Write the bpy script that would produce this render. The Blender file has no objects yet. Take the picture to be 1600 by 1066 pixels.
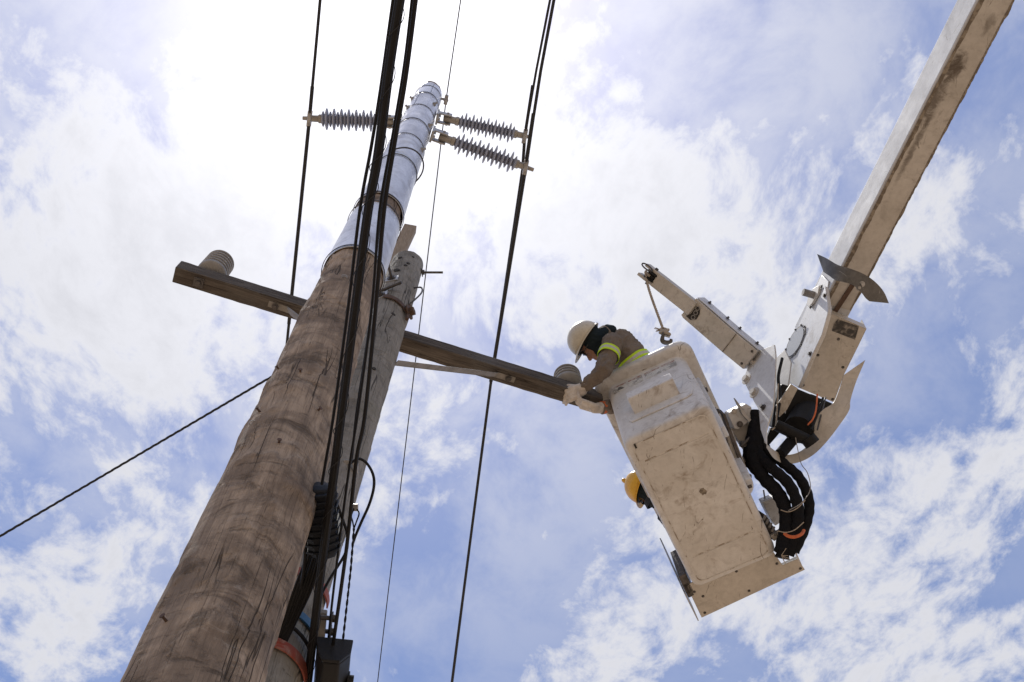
import bpy, bmesh, math, random
from mathutils import Vector as V, Matrix, noise
random.seed(7)
S = bpy.context.scene
COL = S.collection
R_ = math.radians

# ------------------------------------------------------------------ camera
FPX = 1555.6                                   # focal length in photo pixels (35 mm lens)
_u = V((-30, -653, FPX)).normalized()          # where the zenith lies in the photo
SP = _u.z; CP = math.sqrt(1 - SP * SP); SR = _u.x / CP; CR = math.sqrt(1 - SR * SR)
FW = V((0, CP, SP)); _U0 = V((0, -SP, CP)); _R0 = V((1, 0, 0))
RT = CR * _R0 + SR * _U0; UP = -SR * _R0 + CR * _U0
CAM = V((0, 0, 1.6))
cam = bpy.data.cameras.new('camera'); cam.sensor_width = 36; cam.lens = 36 * FPX / 1600
cam.clip_start = 0.05; cam.clip_end = 2000
co = bpy.data.objects.new('camera', cam); COL.objects.link(co)
m = Matrix.Identity(4)
for i in range(3):
    m[i][0] = RT[i]; m[i][1] = UP[i]; m[i][2] = -FW[i]; m[i][3] = CAM[i]
co.matrix_world = m; S.camera = co

def ray(px, py): return RT * ((px - 800) / FPX) + UP * ((533 - py) / FPX) + FW
def at(px, py, z): return CAM + ray(px, py) * z            # a sight line taken to a real depth in metres
def ath(px, py, h):                                        # a sight line taken to a real height above ground
    r = ray(px, py); return CAM + r * ((h - CAM.z) / r.z)
def onp(px, py, P, n):                                     # a sight line taken to a real plane
    r = ray(px, py); return CAM + r * ((P - CAM).dot(n) / r.dot(n))

# ------------------------------------------------------------------ sky, sun, exposure
SUN = ray(612, -8).normalized()
EL = math.asin(SUN.z); AZ = math.atan2(SUN.x, SUN.y)
W = bpy.data.worlds.new('World'); S.world = W; W.use_nodes = True
nt = W.node_tree; nt.nodes.clear()

class NG:
    """tiny helper for writing node graphs"""
    def __init__(s, tree): s.t = tree
    def n(s, typ, **kw):
        nd = s.t.nodes.new(typ)
        for k, v in kw.items():
            if k.startswith('_'): setattr(nd, k[1:], v)
        return nd
    def link(s, a, b): s.t.links.new(a, b)
    def put(s, sock, v):
        if hasattr(v, 'is_output'): s.t.links.new(v, sock)
        else: sock.default_value = v
    def math(s, op, a, b=None, c=None, clamp=False):
        nd = s.t.nodes.new('ShaderNodeMath'); nd.operation = op; nd.use_clamp = clamp
        s.put(nd.inputs[0], a)
        if b is not None: s.put(nd.inputs[1], b)
        if c is not None: s.put(nd.inputs[2], c)
        return nd.outputs[0]
    def vmath(s, op, a, b=None, out=0):
        nd = s.t.nodes.new('ShaderNodeVectorMath'); nd.operation = op
        s.put(nd.inputs[0], a)
        if b is not None:
            s.put(nd.inputs['Scale' if op == 'SCALE' else 1], b)
        return nd.outputs[out]
    def noise(s, vec, scale, detail=6, rough=.55, dist=0, lac=2.0):
        nd = s.t.nodes.new('ShaderNodeTexNoise')
        s.put(nd.inputs['Vector'], vec); nd.inputs['Scale'].default_value = scale
        nd.inputs['Detail'].default_value = detail; nd.inputs['Roughness'].default_value = rough
        nd.inputs['Distortion'].default_value = dist; nd.inputs['Lacunarity'].default_value = lac
        return nd.outputs['Fac']
    def smap(s, v, a, b, c=0.0, d=1.0, typ='SMOOTHSTEP'):
        nd = s.t.nodes.new('ShaderNodeMapRange'); nd.interpolation_type = typ
        s.put(nd.inputs['Value'], v)
        for nme, q in (('From Min', a), ('From Max', b), ('To Min', c), ('To Max', d)): s.put(nd.inputs[nme], q)
        return nd.outputs['Result']
    def mix(s, f, a, b, mode='MIX'):
        nd = s.t.nodes.new('ShaderNodeMix'); nd.data_type = 'RGBA'; nd.blend_type = mode
        s.put(nd.inputs[0], f)
        for sock, v in ((nd.inputs[6], a), (nd.inputs[7], b)):
            if isinstance(v, (tuple, list)) and len(v) == 3: v = (*v, 1)
            s.put(sock, v)
        return nd.outputs[2]
    def mapping(s, vec, scale=(1, 1, 1), rot=(0, 0, 0), loc=(0, 0, 0)):
        nd = s.t.nodes.new('ShaderNodeMapping'); s.put(nd.inputs['Vector'], vec)
        nd.inputs['Scale'].default_value = scale; nd.inputs['Rotation'].default_value = rot; nd.inputs['Location'].default_value = loc
        return nd.outputs[0]

g = NG(nt)
sky = nt.nodes.new('ShaderNodeTexSky'); sky.sky_type = 'NISHITA'; sky.sun_disc = False
sky.sun_elevation = EL; sky.sun_rotation = AZ; sky.altitude = 50; sky.air_density = 1.0; sky.dust_density = 0.8; sky.ozone_density = 1.6
dirv = nt.nodes.new('ShaderNodeTexCoord').outputs['Generated']
sep = nt.nodes.new('ShaderNodeSeparateXYZ'); g.link(dirv, sep.inputs[0])
zc = g.math('MAXIMUM', sep.outputs[2], 0.06)
cmb = nt.nodes.new('ShaderNodeCombineXYZ')
g.link(g.math('DIVIDE', sep.outputs[0], zc), cmb.inputs[0]); g.link(g.math('DIVIDE', sep.outputs[1], zc), cmb.inputs[1])
p = cmb.outputs[0]                              # position on the cloud deck
g.noise(p, 2.4, 3, .55)
warp2 = g.vmath('ADD', p, g.vmath('SCALE', nt.nodes[-1].outputs['Color'], .15))
n1 = g.noise(g.mapping(warp2, (1.0, .8, 1), (0, 0, .5), (3.1, 1.7, 0)), 5.0, 7, .60, .1)
n2 = g.noise(g.mapping(warp2, (1.0, .85, 1), (0, 0, .9), (7.3, 2.2, 0)), 21, 6, .64, .1)
n3 = g.noise(g.mapping(warp2, (1.0, .9, 1), (0, 0, -.5), (1.3, 5.2, 0)), 6.5, 7, .62, .2)
dens = g.math('ADD', .064, g.math('ADD', g.math('MULTIPLY', n1, .46), g.math('MULTIPLY', n2, .54)))
# the larger banks of cloud and the clear gaps between them, where they stand over the street
BL = [(130, 300, 330, .16), (330, 420, 260, .10), (60, 560, 160, .05), (560, 250, 330, .13), (700, 60, 240, .13), (900, 380, 230, .15), (1080, 330, 150, .07), (720, 620, 160, .05), (330, 570, 140, .07),
      (1230, 900, 280, .07), (1500, 740, 200, .08), (1430, 1000, 260, .06), (1010, 830, 110, .05), (1400, 330, 150, .05), (1170, 470, 140, .07), (960, 980, 130, .06), (120, 900, 150, .06), (1320, 480, 160, .06), (230, 820, 120, .04),
      (690, 960, 230, -.20), (820, 760, 170, -.13), (1560, 480, 130, -.12), (190, 40, 200, -.07), (250, 200, 60, -.08), (330, 90, 130, .02), (1080, 40, 200, -.07), (1300, 130, 260, -.025), (1540, 220, 180, -.02), (1590, 40, 160, -.02), (1240, 110, 60, .06), (1000, 110, 70, .06), (330, 720, 130, -.08), (150, 470, 200, .06), (1600, 900, 80, -.20), (60, 700, 110, -.09), (280, 1010, 120, -.05), (900, 560, 170, -.07), (1430, 580, 100, -.09), (1560, 640, 80, -.06)]
for (bx, by, br, ba) in BL:
    r = ray(bx, by); c = V((r.x / r.z, r.y / r.z, 0)); r2 = ray(bx + br, by); e = (V((r2.x / r2.z, r2.y / r2.z, 0)) - c).length
    dist = g.vmath('DISTANCE', p, tuple(c), out=1)
    dens = g.math('ADD', dens, g.smap(dist, 0.0, e * 1.25, ba, 0.0))
cosun = g.vmath('DOT_PRODUCT', dirv, tuple(SUN), out=1)
G_ = .80
phase = g.math('POWER', g.math('SUBTRACT', 1 + G_ * G_, g.math('MULTIPLY', cosun, 2 * G_)), -1.5)
thick = g.smap(dens, .49, .70)
veil = g.math('MULTIPLY', g.smap(n3, .30, .66), g.smap(cosun, .72, .96, .16, .56))
alpha = g.math('MAXIMUM', g.math('MULTIPLY', thick, .92), veil)
alpha = g.math('MAXIMUM', alpha, g.math('MULTIPLY', phase, g.smap(n1, .35, .65, .0025, .0062)), clamp=True)   # thin haze scatters sunlight forward
bright = g.math('ADD', 5.0, g.math('MULTIPLY', phase, .048))
# thick cores of a cloud let less light through
bright = g.math('MULTIPLY', bright, g.smap(g.math('ADD', dens, g.math('MULTIPLY', g.math('SUBTRACT', n2, .5), .25)), .62, .95, 1.0, .88))
ccol = g.vmath('SCALE', (.985, .985, 1.03), bright)
skyc = g.mix(1.0, sky.outputs[0], (.88, .87, .97), 'MULTIPLY')
fin = g.mix(alpha, skyc, ccol)
# below the horizon the deck ends
fin = g.mix(g.smap(sep.outputs[2], -.02, .08), sky.outputs[0], fin)
bg = nt.nodes.new('ShaderNodeBackground'); bg.inputs['Strength'].default_value = 0.15
g.link(fin, bg.inputs['Color'])
wo = nt.nodes.new('ShaderNodeOutputWorld'); g.link(bg.outputs[0], wo.inputs['Surface'])

sl = bpy.data.lights.new('sun', 'SUN'); sl.energy = 4.2; sl.angle = R_(.53); sl.color = (1, .96, .90)
so = bpy.data.objects.new('sun', sl); COL.objects.link(so)
so.rotation_euler = SUN.to_track_quat('Z', 'Y').to_euler(); so.location = (0, 0, 30)
S.view_settings.view_transform = 'Standard'; S.view_settings.look = 'None'
S.view_settings.gamma = 1; S.view_settings.use_curve_mapping = False; S.view_settings.exposure = 0.05

# ------------------------------------------------------------------ materials
def mat(name, col, rough=.6, metal=0.0, dark=None, scale=6.0, stretch=(1, 1, 1), rot=(0, 0, 0), lo=.35, hi=.7, amt=1.0,
        spots=None, spot_scale=14.0, spot_lo=.60, spot_hi=.72, spot_amt=.8, scratch=None, scratch_amt=.6, bump=.15, bump_scale=None, spec=.4, trans=0.0, coat=0.0, fine=True, bdist=.004):
    M = bpy.data.materials.new(name); M.use_nodes = True
    t = M.node_tree; t.nodes.clear(); h = NG(t)
    out = t.nodes.new('ShaderNodeOutputMaterial'); b = t.nodes.new('ShaderNodeBsdfPrincipled')
    oc = t.nodes.new('ShaderNodeTexCoord').outputs['Object']
    vec = h.mapping(oc, stretch, rot)
    c = (*col, 1)
    a = h.noise(vec, scale, 7, .6, .4)
    dk = dark or tuple(x * .72 for x in col)
    c = h.mix(h.math('MULTIPLY', h.smap(a, lo, hi), amt), c, dk)
    hgt = a
    if fine:
        f2 = h.noise(vec, scale * 9, 5, .65, .1)
        c = h.mix(h.smap(f2, .35, .75, 0, .30), c, tuple(x * .6 for x in dk))
        hgt = h.math('ADD', h.math('MULTIPLY', a, .5), h.math('MULTIPLY', f2, .5))
    if spots:
        s1 = h.noise(oc, spot_scale, 9, .68, .8)
        s2 = h.noise(oc, spot_scale * .18, 3, .5)
        sf = h.smap(h.math('ADD', h.math('MULTIPLY', s1, .55), h.math('MULTIPLY', s2, .45)), spot_lo - .06, spot_hi - .06, 0, spot_amt)
        c = h.mix(sf, c, spots)
    if scratch:
        wv = h.noise(oc, 2.5, 4, .6); wcol = t.nodes[-1].outputs['Color']
        for k, (rz, sc, st, wd) in enumerate((((.1, .1, .75), 3.4, (1, .12, 1), .006), ((.2, .1, -.35), 4.6, (1, .09, 1), .006), ((-.1, .1, 1.9), 5.0, (1, .10, 1), .007))):
            sv = h.vmath('ADD', h.mapping(oc, st, rz, (k * 3.1, 0, 0)), h.vmath('SCALE', wcol, .07))
            vo = t.nodes.new('ShaderNodeTexVoronoi'); vo.feature = 'DISTANCE_TO_EDGE'; h.put(vo.inputs['Vector'], sv); vo.inputs['Scale'].default_value = sc
            msk = h.noise(oc, 5.1 + 2 * k, 5, .68, .6)
            lf = h.math('MULTIPLY', h.smap(vo.outputs['Distance'], .0, wd, 1, 0), h.smap(msk, .54, .62, 0, scratch_amt))
            c = h.mix(lf, c, scratch)
        sm_ = h.smap(h.noise(oc, 4.6, 9, .74, 1.4), .52, .70, 0, .50)
        c = h.mix(sm_, c, tuple(.5 * x + .5 * y for x, y in zip(scratch, dk)))
    h.put(b.inputs['Base Color'], c)
    h.put(b.inputs['Roughness'], h.smap(a, .2, .8, max(.05, rough - .12), min(1, rough + .12), 'LINEAR'))
    b.inputs['Metallic'].default_value = metal; b.inputs['Specular IOR Level'].default_value = spec
    if coat: b.inputs['Coat Weight'].default_value = coat
    if bump:
        bn = t.nodes.new('ShaderNodeBump'); bn.inputs['Strength'].default_value = bump; bn.inputs['Distance'].default_value = bdist
        if bump_scale: hgt = h.noise(vec, bump_scale, 5, .6)
        h.put(bn.inputs['Height'], hgt); h.link(bn.outputs[0], b.inputs['Normal'])
    sh = b.outputs[0]
    if trans:
        tr = t.nodes.new('ShaderNodeBsdfTranslucent'); h.put(tr.inputs[0], c)
        mx = t.nodes.new('ShaderNodeMixShader'); mx.inputs[0].default_value = trans
        h.link(sh, mx.inputs[1]); h.link(tr.outputs[0], mx.inputs[2]); sh = mx.outputs[0]
    h.link(sh, out.inputs[0])
    return M

def pole_mat(name, c1, c2, c3, pale, ring, moss=None):
    M = bpy.data.materials.new(name); M.use_nodes = True
    t = M.node_tree; t.nodes.clear(); h = NG(t)
    out = t.nodes.new('ShaderNodeOutputMaterial'); b = t.nodes.new('ShaderNodeBsdfPrincipled')
    oc = t.nodes.new('ShaderNodeTexCoord').outputs['Object']
    gr = h.noise(h.mapping(oc, (1, 1, .045)), 55, 7, .7, .3)          # grain along the stem
    gf = h.noise(h.mapping(oc, (1, 1, .03)), 190, 4, .7, .2)
    sm = h.noise(h.mapping(oc, (1, 1, 1.3)), 3.6, 7, .66, .9)         # broad stains
    rg = h.noise(h.mapping(oc, (1, 1, 1.5)), 4.6, 9, .74, .9)         # scars running round the stem
    rf = h.noise(h.mapping(oc, (1, 1, 3.4), (.1, .1, 0), (2, 3, 0)), 5.0, 8, .74, 1.0)
    c = h.mix(h.smap(gr, .3, .7), c1, c2)
    lg = h.noise(h.mapping(oc, (1, 1, .12), (0, 0, 0), (1, 7, 3)), 17, 6, .68, .4)   # long streaks
    c = h.mix(h.smap(lg, .42, .64, 0, .60), c, c3)
    c = h.mix(h.smap(sm, .38, .64, 0, .80), c, c3)
    c = h.mix(h.smap(rg, .52, .66, 0, ring), c, tuple(x * .30 for x in c2))
    c = h.mix(h.smap(rf, .58, .70, 0, ring * .8), c, tuple(x * .35 for x in c2))
    c = h.mix(h.smap(gf, .52, .70, 0, .75), c, tuple(x * .35 for x in c2))
    ps = h.noise(h.mapping(oc, (1, 1, 2.0)), 11, 8, .7, .6)
    pm = h.noise(oc, 1.3, 2, .5)
    c = h.mix(h.math('MULTIPLY', h.smap(ps, .60, .74), h.smap(pm, .45, .62, 0, .6)), c, pale)
    # drying checks: thin dark cracks along the grain
    ck = h.math('ABSOLUTE', h.math('SUBTRACT', h.noise(h.mapping(oc, (1, 1, .05), (0, 0, 0), (5, 2, 1)), 16, 2, .5, .5), .5))
    cm = h.noise(h.mapping(oc, (1, 1, .6)), 4, 2, .5)
    cf = h.math('MULTIPLY', h.smap(ck, 0, .016, 1, 0), h.smap(cm, .44, .56, 0, .9))
    c = h.mix(cf, c, tuple(x * .16 for x in c2))
    if moss:
        mo = h.noise(oc, 5, 7, .7, .6)
        c = h.mix(h.smap(mo, .5, .72, 0, .5), c, moss)
    h.put(b.inputs['Base Color'], c); b.inputs['Roughness'].default_value = .86; b.inputs['Specular IOR Level'].default_value = .25
    bn = t.nodes.new('ShaderNodeBump'); bn.inputs['Strength'].default_value = .9; bn.inputs['Distance'].default_value = .012
    hh = h.math('ADD', h.math('MULTIPLY', gr, .5), h.math('MULTIPLY', gf, .25))
    hh = h.math('SUBTRACT', hh, h.math('MULTIPLY', cf, .8))
    hh = h.math('SUBTRACT', hh, h.smap(rg, .5, .72, 0, .5)); hh = h.math('SUBTRACT', hh, h.smap(rf, .56, .72, 0, .35))
    h.put(bn.inputs['Height'], hh); h.link(bn.outputs[0], b.inputs['Normal']); h.link(b.outputs[0], out.inputs[0])
    return M

MT = {}
MT['pole'] = pole_mat('pole_wood', (.52, .40, .295), (.35, .265, .192), (.170, .128, .096), (.66, .60, .53), .60)
MT['oldpole'] = pole_mat('old_pole_wood', (.38, .36, .325), (.28, .262, .235), (.23, .215, .19), (.52, .50, .46), .22, (.19, .185, .13))
MT['armwood'] = None
MT['sheath'] = mat('zinc_sheath', (.74, .75, .78), .38, .85, (.55, .55, .58), 5, (1, 1, .5), bump=.5, spots=(.30, .275, .26), spot_scale=7, spot_lo=.56, spot_hi=.70, spot_amt=.55)
MT['band'] = mat('dark_band', (.10, .10, .11), .5, .6)
MT['galv'] = mat('galvanised_steel', (.50, .50, .50), .5, .75, (.33, .33, .33), 18, spots=(.24, .20, .17), spot_scale=30, spot_amt=.5)
MT['bracesteel'] = mat('brace_steel', (.29, .27, .25), .65, .1, (.21, .20, .185), 14, spots=(.22, .18, .14), spot_scale=20, spot_amt=.5)
MT['rust'] = mat('rusty_steel', (.135, .085, .062), .8, .1, (.085, .055, .043), 22, bump=.4, spots=(.34, .28, .24), spot_scale=18)
MT['darksteel'] = mat('dark_steel', (.13, .12, .12), .5, .6, (.08, .075, .07), 25)
MT['rubber'] = mat('black_rubber', (.012, .012, .013), .6, 0, (.02, .02, .02), 30, bump=.1, spec=.2)
MT['cable'] = mat('cable_jacket', (.010, .010, .012), .55, 0, (.016, .016, .017), 20, bump=.05, spec=.22)
MT['wire'] = mat('conductor_wire', (.030, .030, .032), .6, 0, (.02, .02, .021), 60, bump=.1, spec=.3)
MT['hose'] = mat('hose_sleeve', (.009, .010, .013), .9, 0, (.016, .016, .019), 40, spec=.12, bump=.5, bump_scale=120, bdist=.003)
MT['closure'] = mat('closure_plastic', (.014, .018, .028), .5, 0, (.02, .024, .032), 20, bump=.1, spec=.25)
MT['blackbox'] = mat('box_plastic', (.015, .015, .017), .55, 0, (.026, .026, .027), 14, bump=.15, spec=.25)
MT['paint'] = mat('white_paint', (.66, .67, .685), .45, 0, (.60, .605, .61), 4, spots=(.30, .26, .21), spot_scale=16, spot_lo=.60, spot_hi=.70, spot_amt=.55, scratch=(.16, .13, .11), scratch_amt=.5, bump=.06)
MT['boomwhite'] = mat('boom_gelcoat', (.62, .63, .645), .7, 0, (.57, .575, .58), 3, (1, 1, 1), spots=(.36, .34, .31), spot_scale=20, spot_lo=.62, spot_hi=.72, spot_amt=.4, scratch=(.14, .12, .10), scratch_amt=.6, bump=.05, spec=.12)
MT['boomshade'] = mat('shaded_boom_gelcoat', (.56, .535, .50), .5, 0, (.47, .445, .41), 3, spots=(.13, .10, .075), spot_scale=9, spot_lo=.60, spot_hi=.74, spot_amt=.75, scratch=(.10, .08, .06), scratch_amt=.8, bump=.1)  # boom finish again, underside shade and warm ground bounce tinted in, plus grime
MT['shadepaint'] = mat('shaded_white_paint', (.57, .535, .485), .5, 0, (.48, .45, .40), 3.5, spots=(.20, .16, .12), spot_scale=20, spot_lo=.61, spot_hi=.72, spot_amt=.6, scratch=(.12, .10, .08), scratch_amt=.6, bump=.07)  # white paint again, warm shade of the undersides mixed into the colour
MT['bucket'] = mat('bucket_fibreglass', (.68, .67, .655), .50, 0, (.58, .56, .53), 3, spots=(.22, .165, .115), spot_scale=9, spot_lo=.57, spot_hi=.72, spot_amt=.75, scratch=(.10, .07, .05), scratch_amt=1.0, bump=.08)
MT['skid'] = mat('scuffed_steel_sheet', (.15, .145, .14), .55, .25, (.09, .087, .082), 6, (1, 1, 1), spots=(.08, .07, .06), spot_scale=12, spot_amt=.7, scratch=(.5, .5, .5), scratch_amt=.4)
MT['porcelain'] = mat('grey_glaze', (.33, .325, .315), .34, 0, (.26, .255, .25), 9, bump=.03, spec=.6)
MT['silicone'] = mat('silicone_shed', (.62, .66, .76), .45, 0, (.54, .58, .68), 12, bump=.04, trans=.5)
MT['siliconecore'] = mat('silicone_core', (.19, .18, .20), .5, 0, (.15, .14, .16), 12, bump=.04)
MT['fitting'] = mat('end_fitting', (.40, .38, .34), .5, .3, (.30, .28, .25), 22)
MT['shirt'] = mat('khaki_work_shirt', (.215, .180, .150), .92, 0, (.165, .138, .116), 7, bump=.5, bump_scale=160, spec=.15)
MT['hivis'] = mat('hivis_yellow', (.60, .85, .03), .7, 0, (.48, .72, .03), 12, bump=.1)
MT['silver'] = mat('reflective_silver', (.55, .54, .48), .45, 0, (.46, .45, .40), 30, bump=.1)
MT['glove'] = mat('work_glove', (.66, .61, .55), .9, 0, (.48, .43, .38), 22, bump=.35, bump_scale=140, spec=.15)
MT['orange'] = mat('orange_cuff', (.65, .17, .06), .8, 0, (.5, .12, .05), 20)
MT['skin'] = mat('skin', (.36, .19, .125), .55, 0, (.30, .15, .10), 12, bump=.05)
MT['hood'] = mat('dark_hood', (.012, .020, .026), .9, 0, (.02, .03, .036), 12, bump=.4, bump_scale=110, spec=.15)
MT['helmet'] = mat('white_helmet', (.62, .57, .46), .36, 0, (.54, .49, .39), 8, spots=(.30, .24, .17), spot_scale=30, spot_amt=.45, bump=.03, coat=.2)
MT['yellow'] = mat('yellow_helmet', (.75, .42, .035), .32, 0, (.66, .36, .03), 8, spots=(.35, .20, .06), spot_scale=30, spot_amt=.4, bump=.03, coat=.2)
MT['lens'] = mat('dark_lens', (.012, .012, .016), .12, 0, bump=0, spec=.7)
MT['trousers'] = mat('dark_trousers', (.03, .035, .045), .9, 0, (.02, .024, .03), 9, bump=.4, bump_scale=120)
MT['rope'] = mat('hemp_rope', (.46, .39, .31), .9, 0, (.30, .25, .20), 60, bump=.6, bump_scale=200)
MT['bluetape'] = mat('blue_plastic', (.03, .12, .24), .5, 0, (.02, .08, .16), 14)
MT['redtape'] = mat('red_plastic', (.24, .075, .055), .6, 0, (.36, .07, .04), 14, spots=(.45, .36, .32), spot_scale=12)
MT['decal'] = mat('worn_decal', (.66, .66, .63), .5, 0, (.55, .54, .50), 20, spots=(.16, .15, .14), spot_scale=60, spot_lo=.55, spot_hi=.62, spot_amt=.7, bump=0)
MT['decalred'] = mat('decal_header', (.30, .16, .13), .5, 0, (.5, .45, .42), 40, lo=.4, hi=.6, bump=0)
MT['decalblack'] = mat('decal_mark', (.05, .05, .05), .5, 0, (.2, .2, .2), 60, bump=0)
MT['nameplate'] = mat('blackened_plate', (.30, .275, .245), .55, .1, (.055, .052, .05), 22, lo=.34, hi=.56, bump=.1)
MT['glasscover'] = mat('grey_cover', (.42, .43, .44), .3, .2, (.36, .37, .38), 5, bump=.02)
MT['timber'] = mat('sawn_timber', (.38, .31, .24), .85, 0, (.28, .225, .17), 14, (6, 6, .6), bump=.4)
MT['seam'] = mat('grimy_sealant', (.15, .125, .10), .8, 0, (.30, .26, .21), 26, lo=.45, hi=.6, bump=.5)
MT['floorseam'] = mat('floor_crease', (.30, .25, .20), .8, 0, (.64, .62, .58), 14, lo=.40, hi=.52, bump=.2)
MT['hole'] = mat('hole_shade', (.05, .045, .04), .95, 0, bump=0)  # solid dark plugs painted for the shade inside holes
MT['ground'] = mat('dry_ground', (.335, .245, .170), .95, 0, (.25, .185, .125), .35, spots=(.20, .20, .10), spot_scale=.6, spot_amt=.6, bump=.3)

def armwood(name, ang):
    M = bpy.data.materials.new(name); M.use_nodes = True
    t = M.node_tree; t.nodes.clear(); h = NG(t)
    out = t.nodes.new('ShaderNodeOutputMaterial'); b = t.nodes.new('ShaderNodeBsdfPrincipled')
    oc = t.nodes.new('ShaderNodeTexCoord').outputs['Object']
    rv = h.mapping(oc, (1, 1, 1), (0, 0, -ang))
    gr = h.noise(h.mapping(rv, (.05, 1, 1)), 60, 7, .72, .5)
    bd = h.noise(h.mapping(rv, (.12, 1, 1)), 14, 4, .6, .6)
    st = h.noise(rv, 2.4, 6, .6, .5)
    c = h.mix(h.smap(gr, .35, .68), (.155, .135, .117), (.078, .068, .060))
    c = h.mix(h.smap(bd, .42, .65, 0, .6), c, (.055, .044, .037))
    c = h.mix(h.smap(st, .45, .7, 0, .6), c, (.125, .118, .110))
    ck = h.math('ABSOLUTE', h.math('SUBTRACT', h.noise(h.mapping(rv, (.04, 1, 1)), 26, 2, .5, .4), .5))
    cf = h.smap(ck, 0, .014, .8, 0)
    c = h.mix(cf, c, (.03, .022, .018))
    h.put(b.inputs['Base Color'], c); b.inputs['Roughness'].default_value = .88; b.inputs['Specular IOR Level'].default_value = .2
    bn = t.nodes.new('ShaderNodeBump'); bn.inputs['Strength'].default_value = .8; bn.inputs['Distance'].default_value = .006
    h.put(bn.inputs['Height'], h.math('SUBTRACT', gr, h.math('MULTIPLY', cf, .7))); h.link(bn.outputs[0], b.inputs['Normal'])
    h.link(b.outputs[0], out.inputs[0]); return M

# ------------------------------------------------------------------ mesh helpers
def basis(d, up=V((0, 0, 1))):
    d = d.normalized()
    if abs(d.dot(up)) > .98: up = V((1, 0, 0))
    x = up.cross(d).normalized(); return x, d.cross(x).normalized(), d

def smooth_path(pts, n=8):
    """Catmull-Rom through the points"""
    P = [V(q) for q in pts]
    if len(P) < 3: return P
    P = [P[0] * 2 - P[1]] + P + [P[-1] * 2 - P[-2]]
    o = []
    for i in range(1, len(P) - 2):
        a, b, c, d = P[i - 1:i + 3]
        for k in range(n):
            t = k / n
            o.append(.5 * ((2 * b) + (c - a) * t + (2 * a - 5 * b + 4 * c - d) * t * t + (3 * b - a - 3 * c + d) * t ** 3))
    o.append(P[-2]); return o

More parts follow.
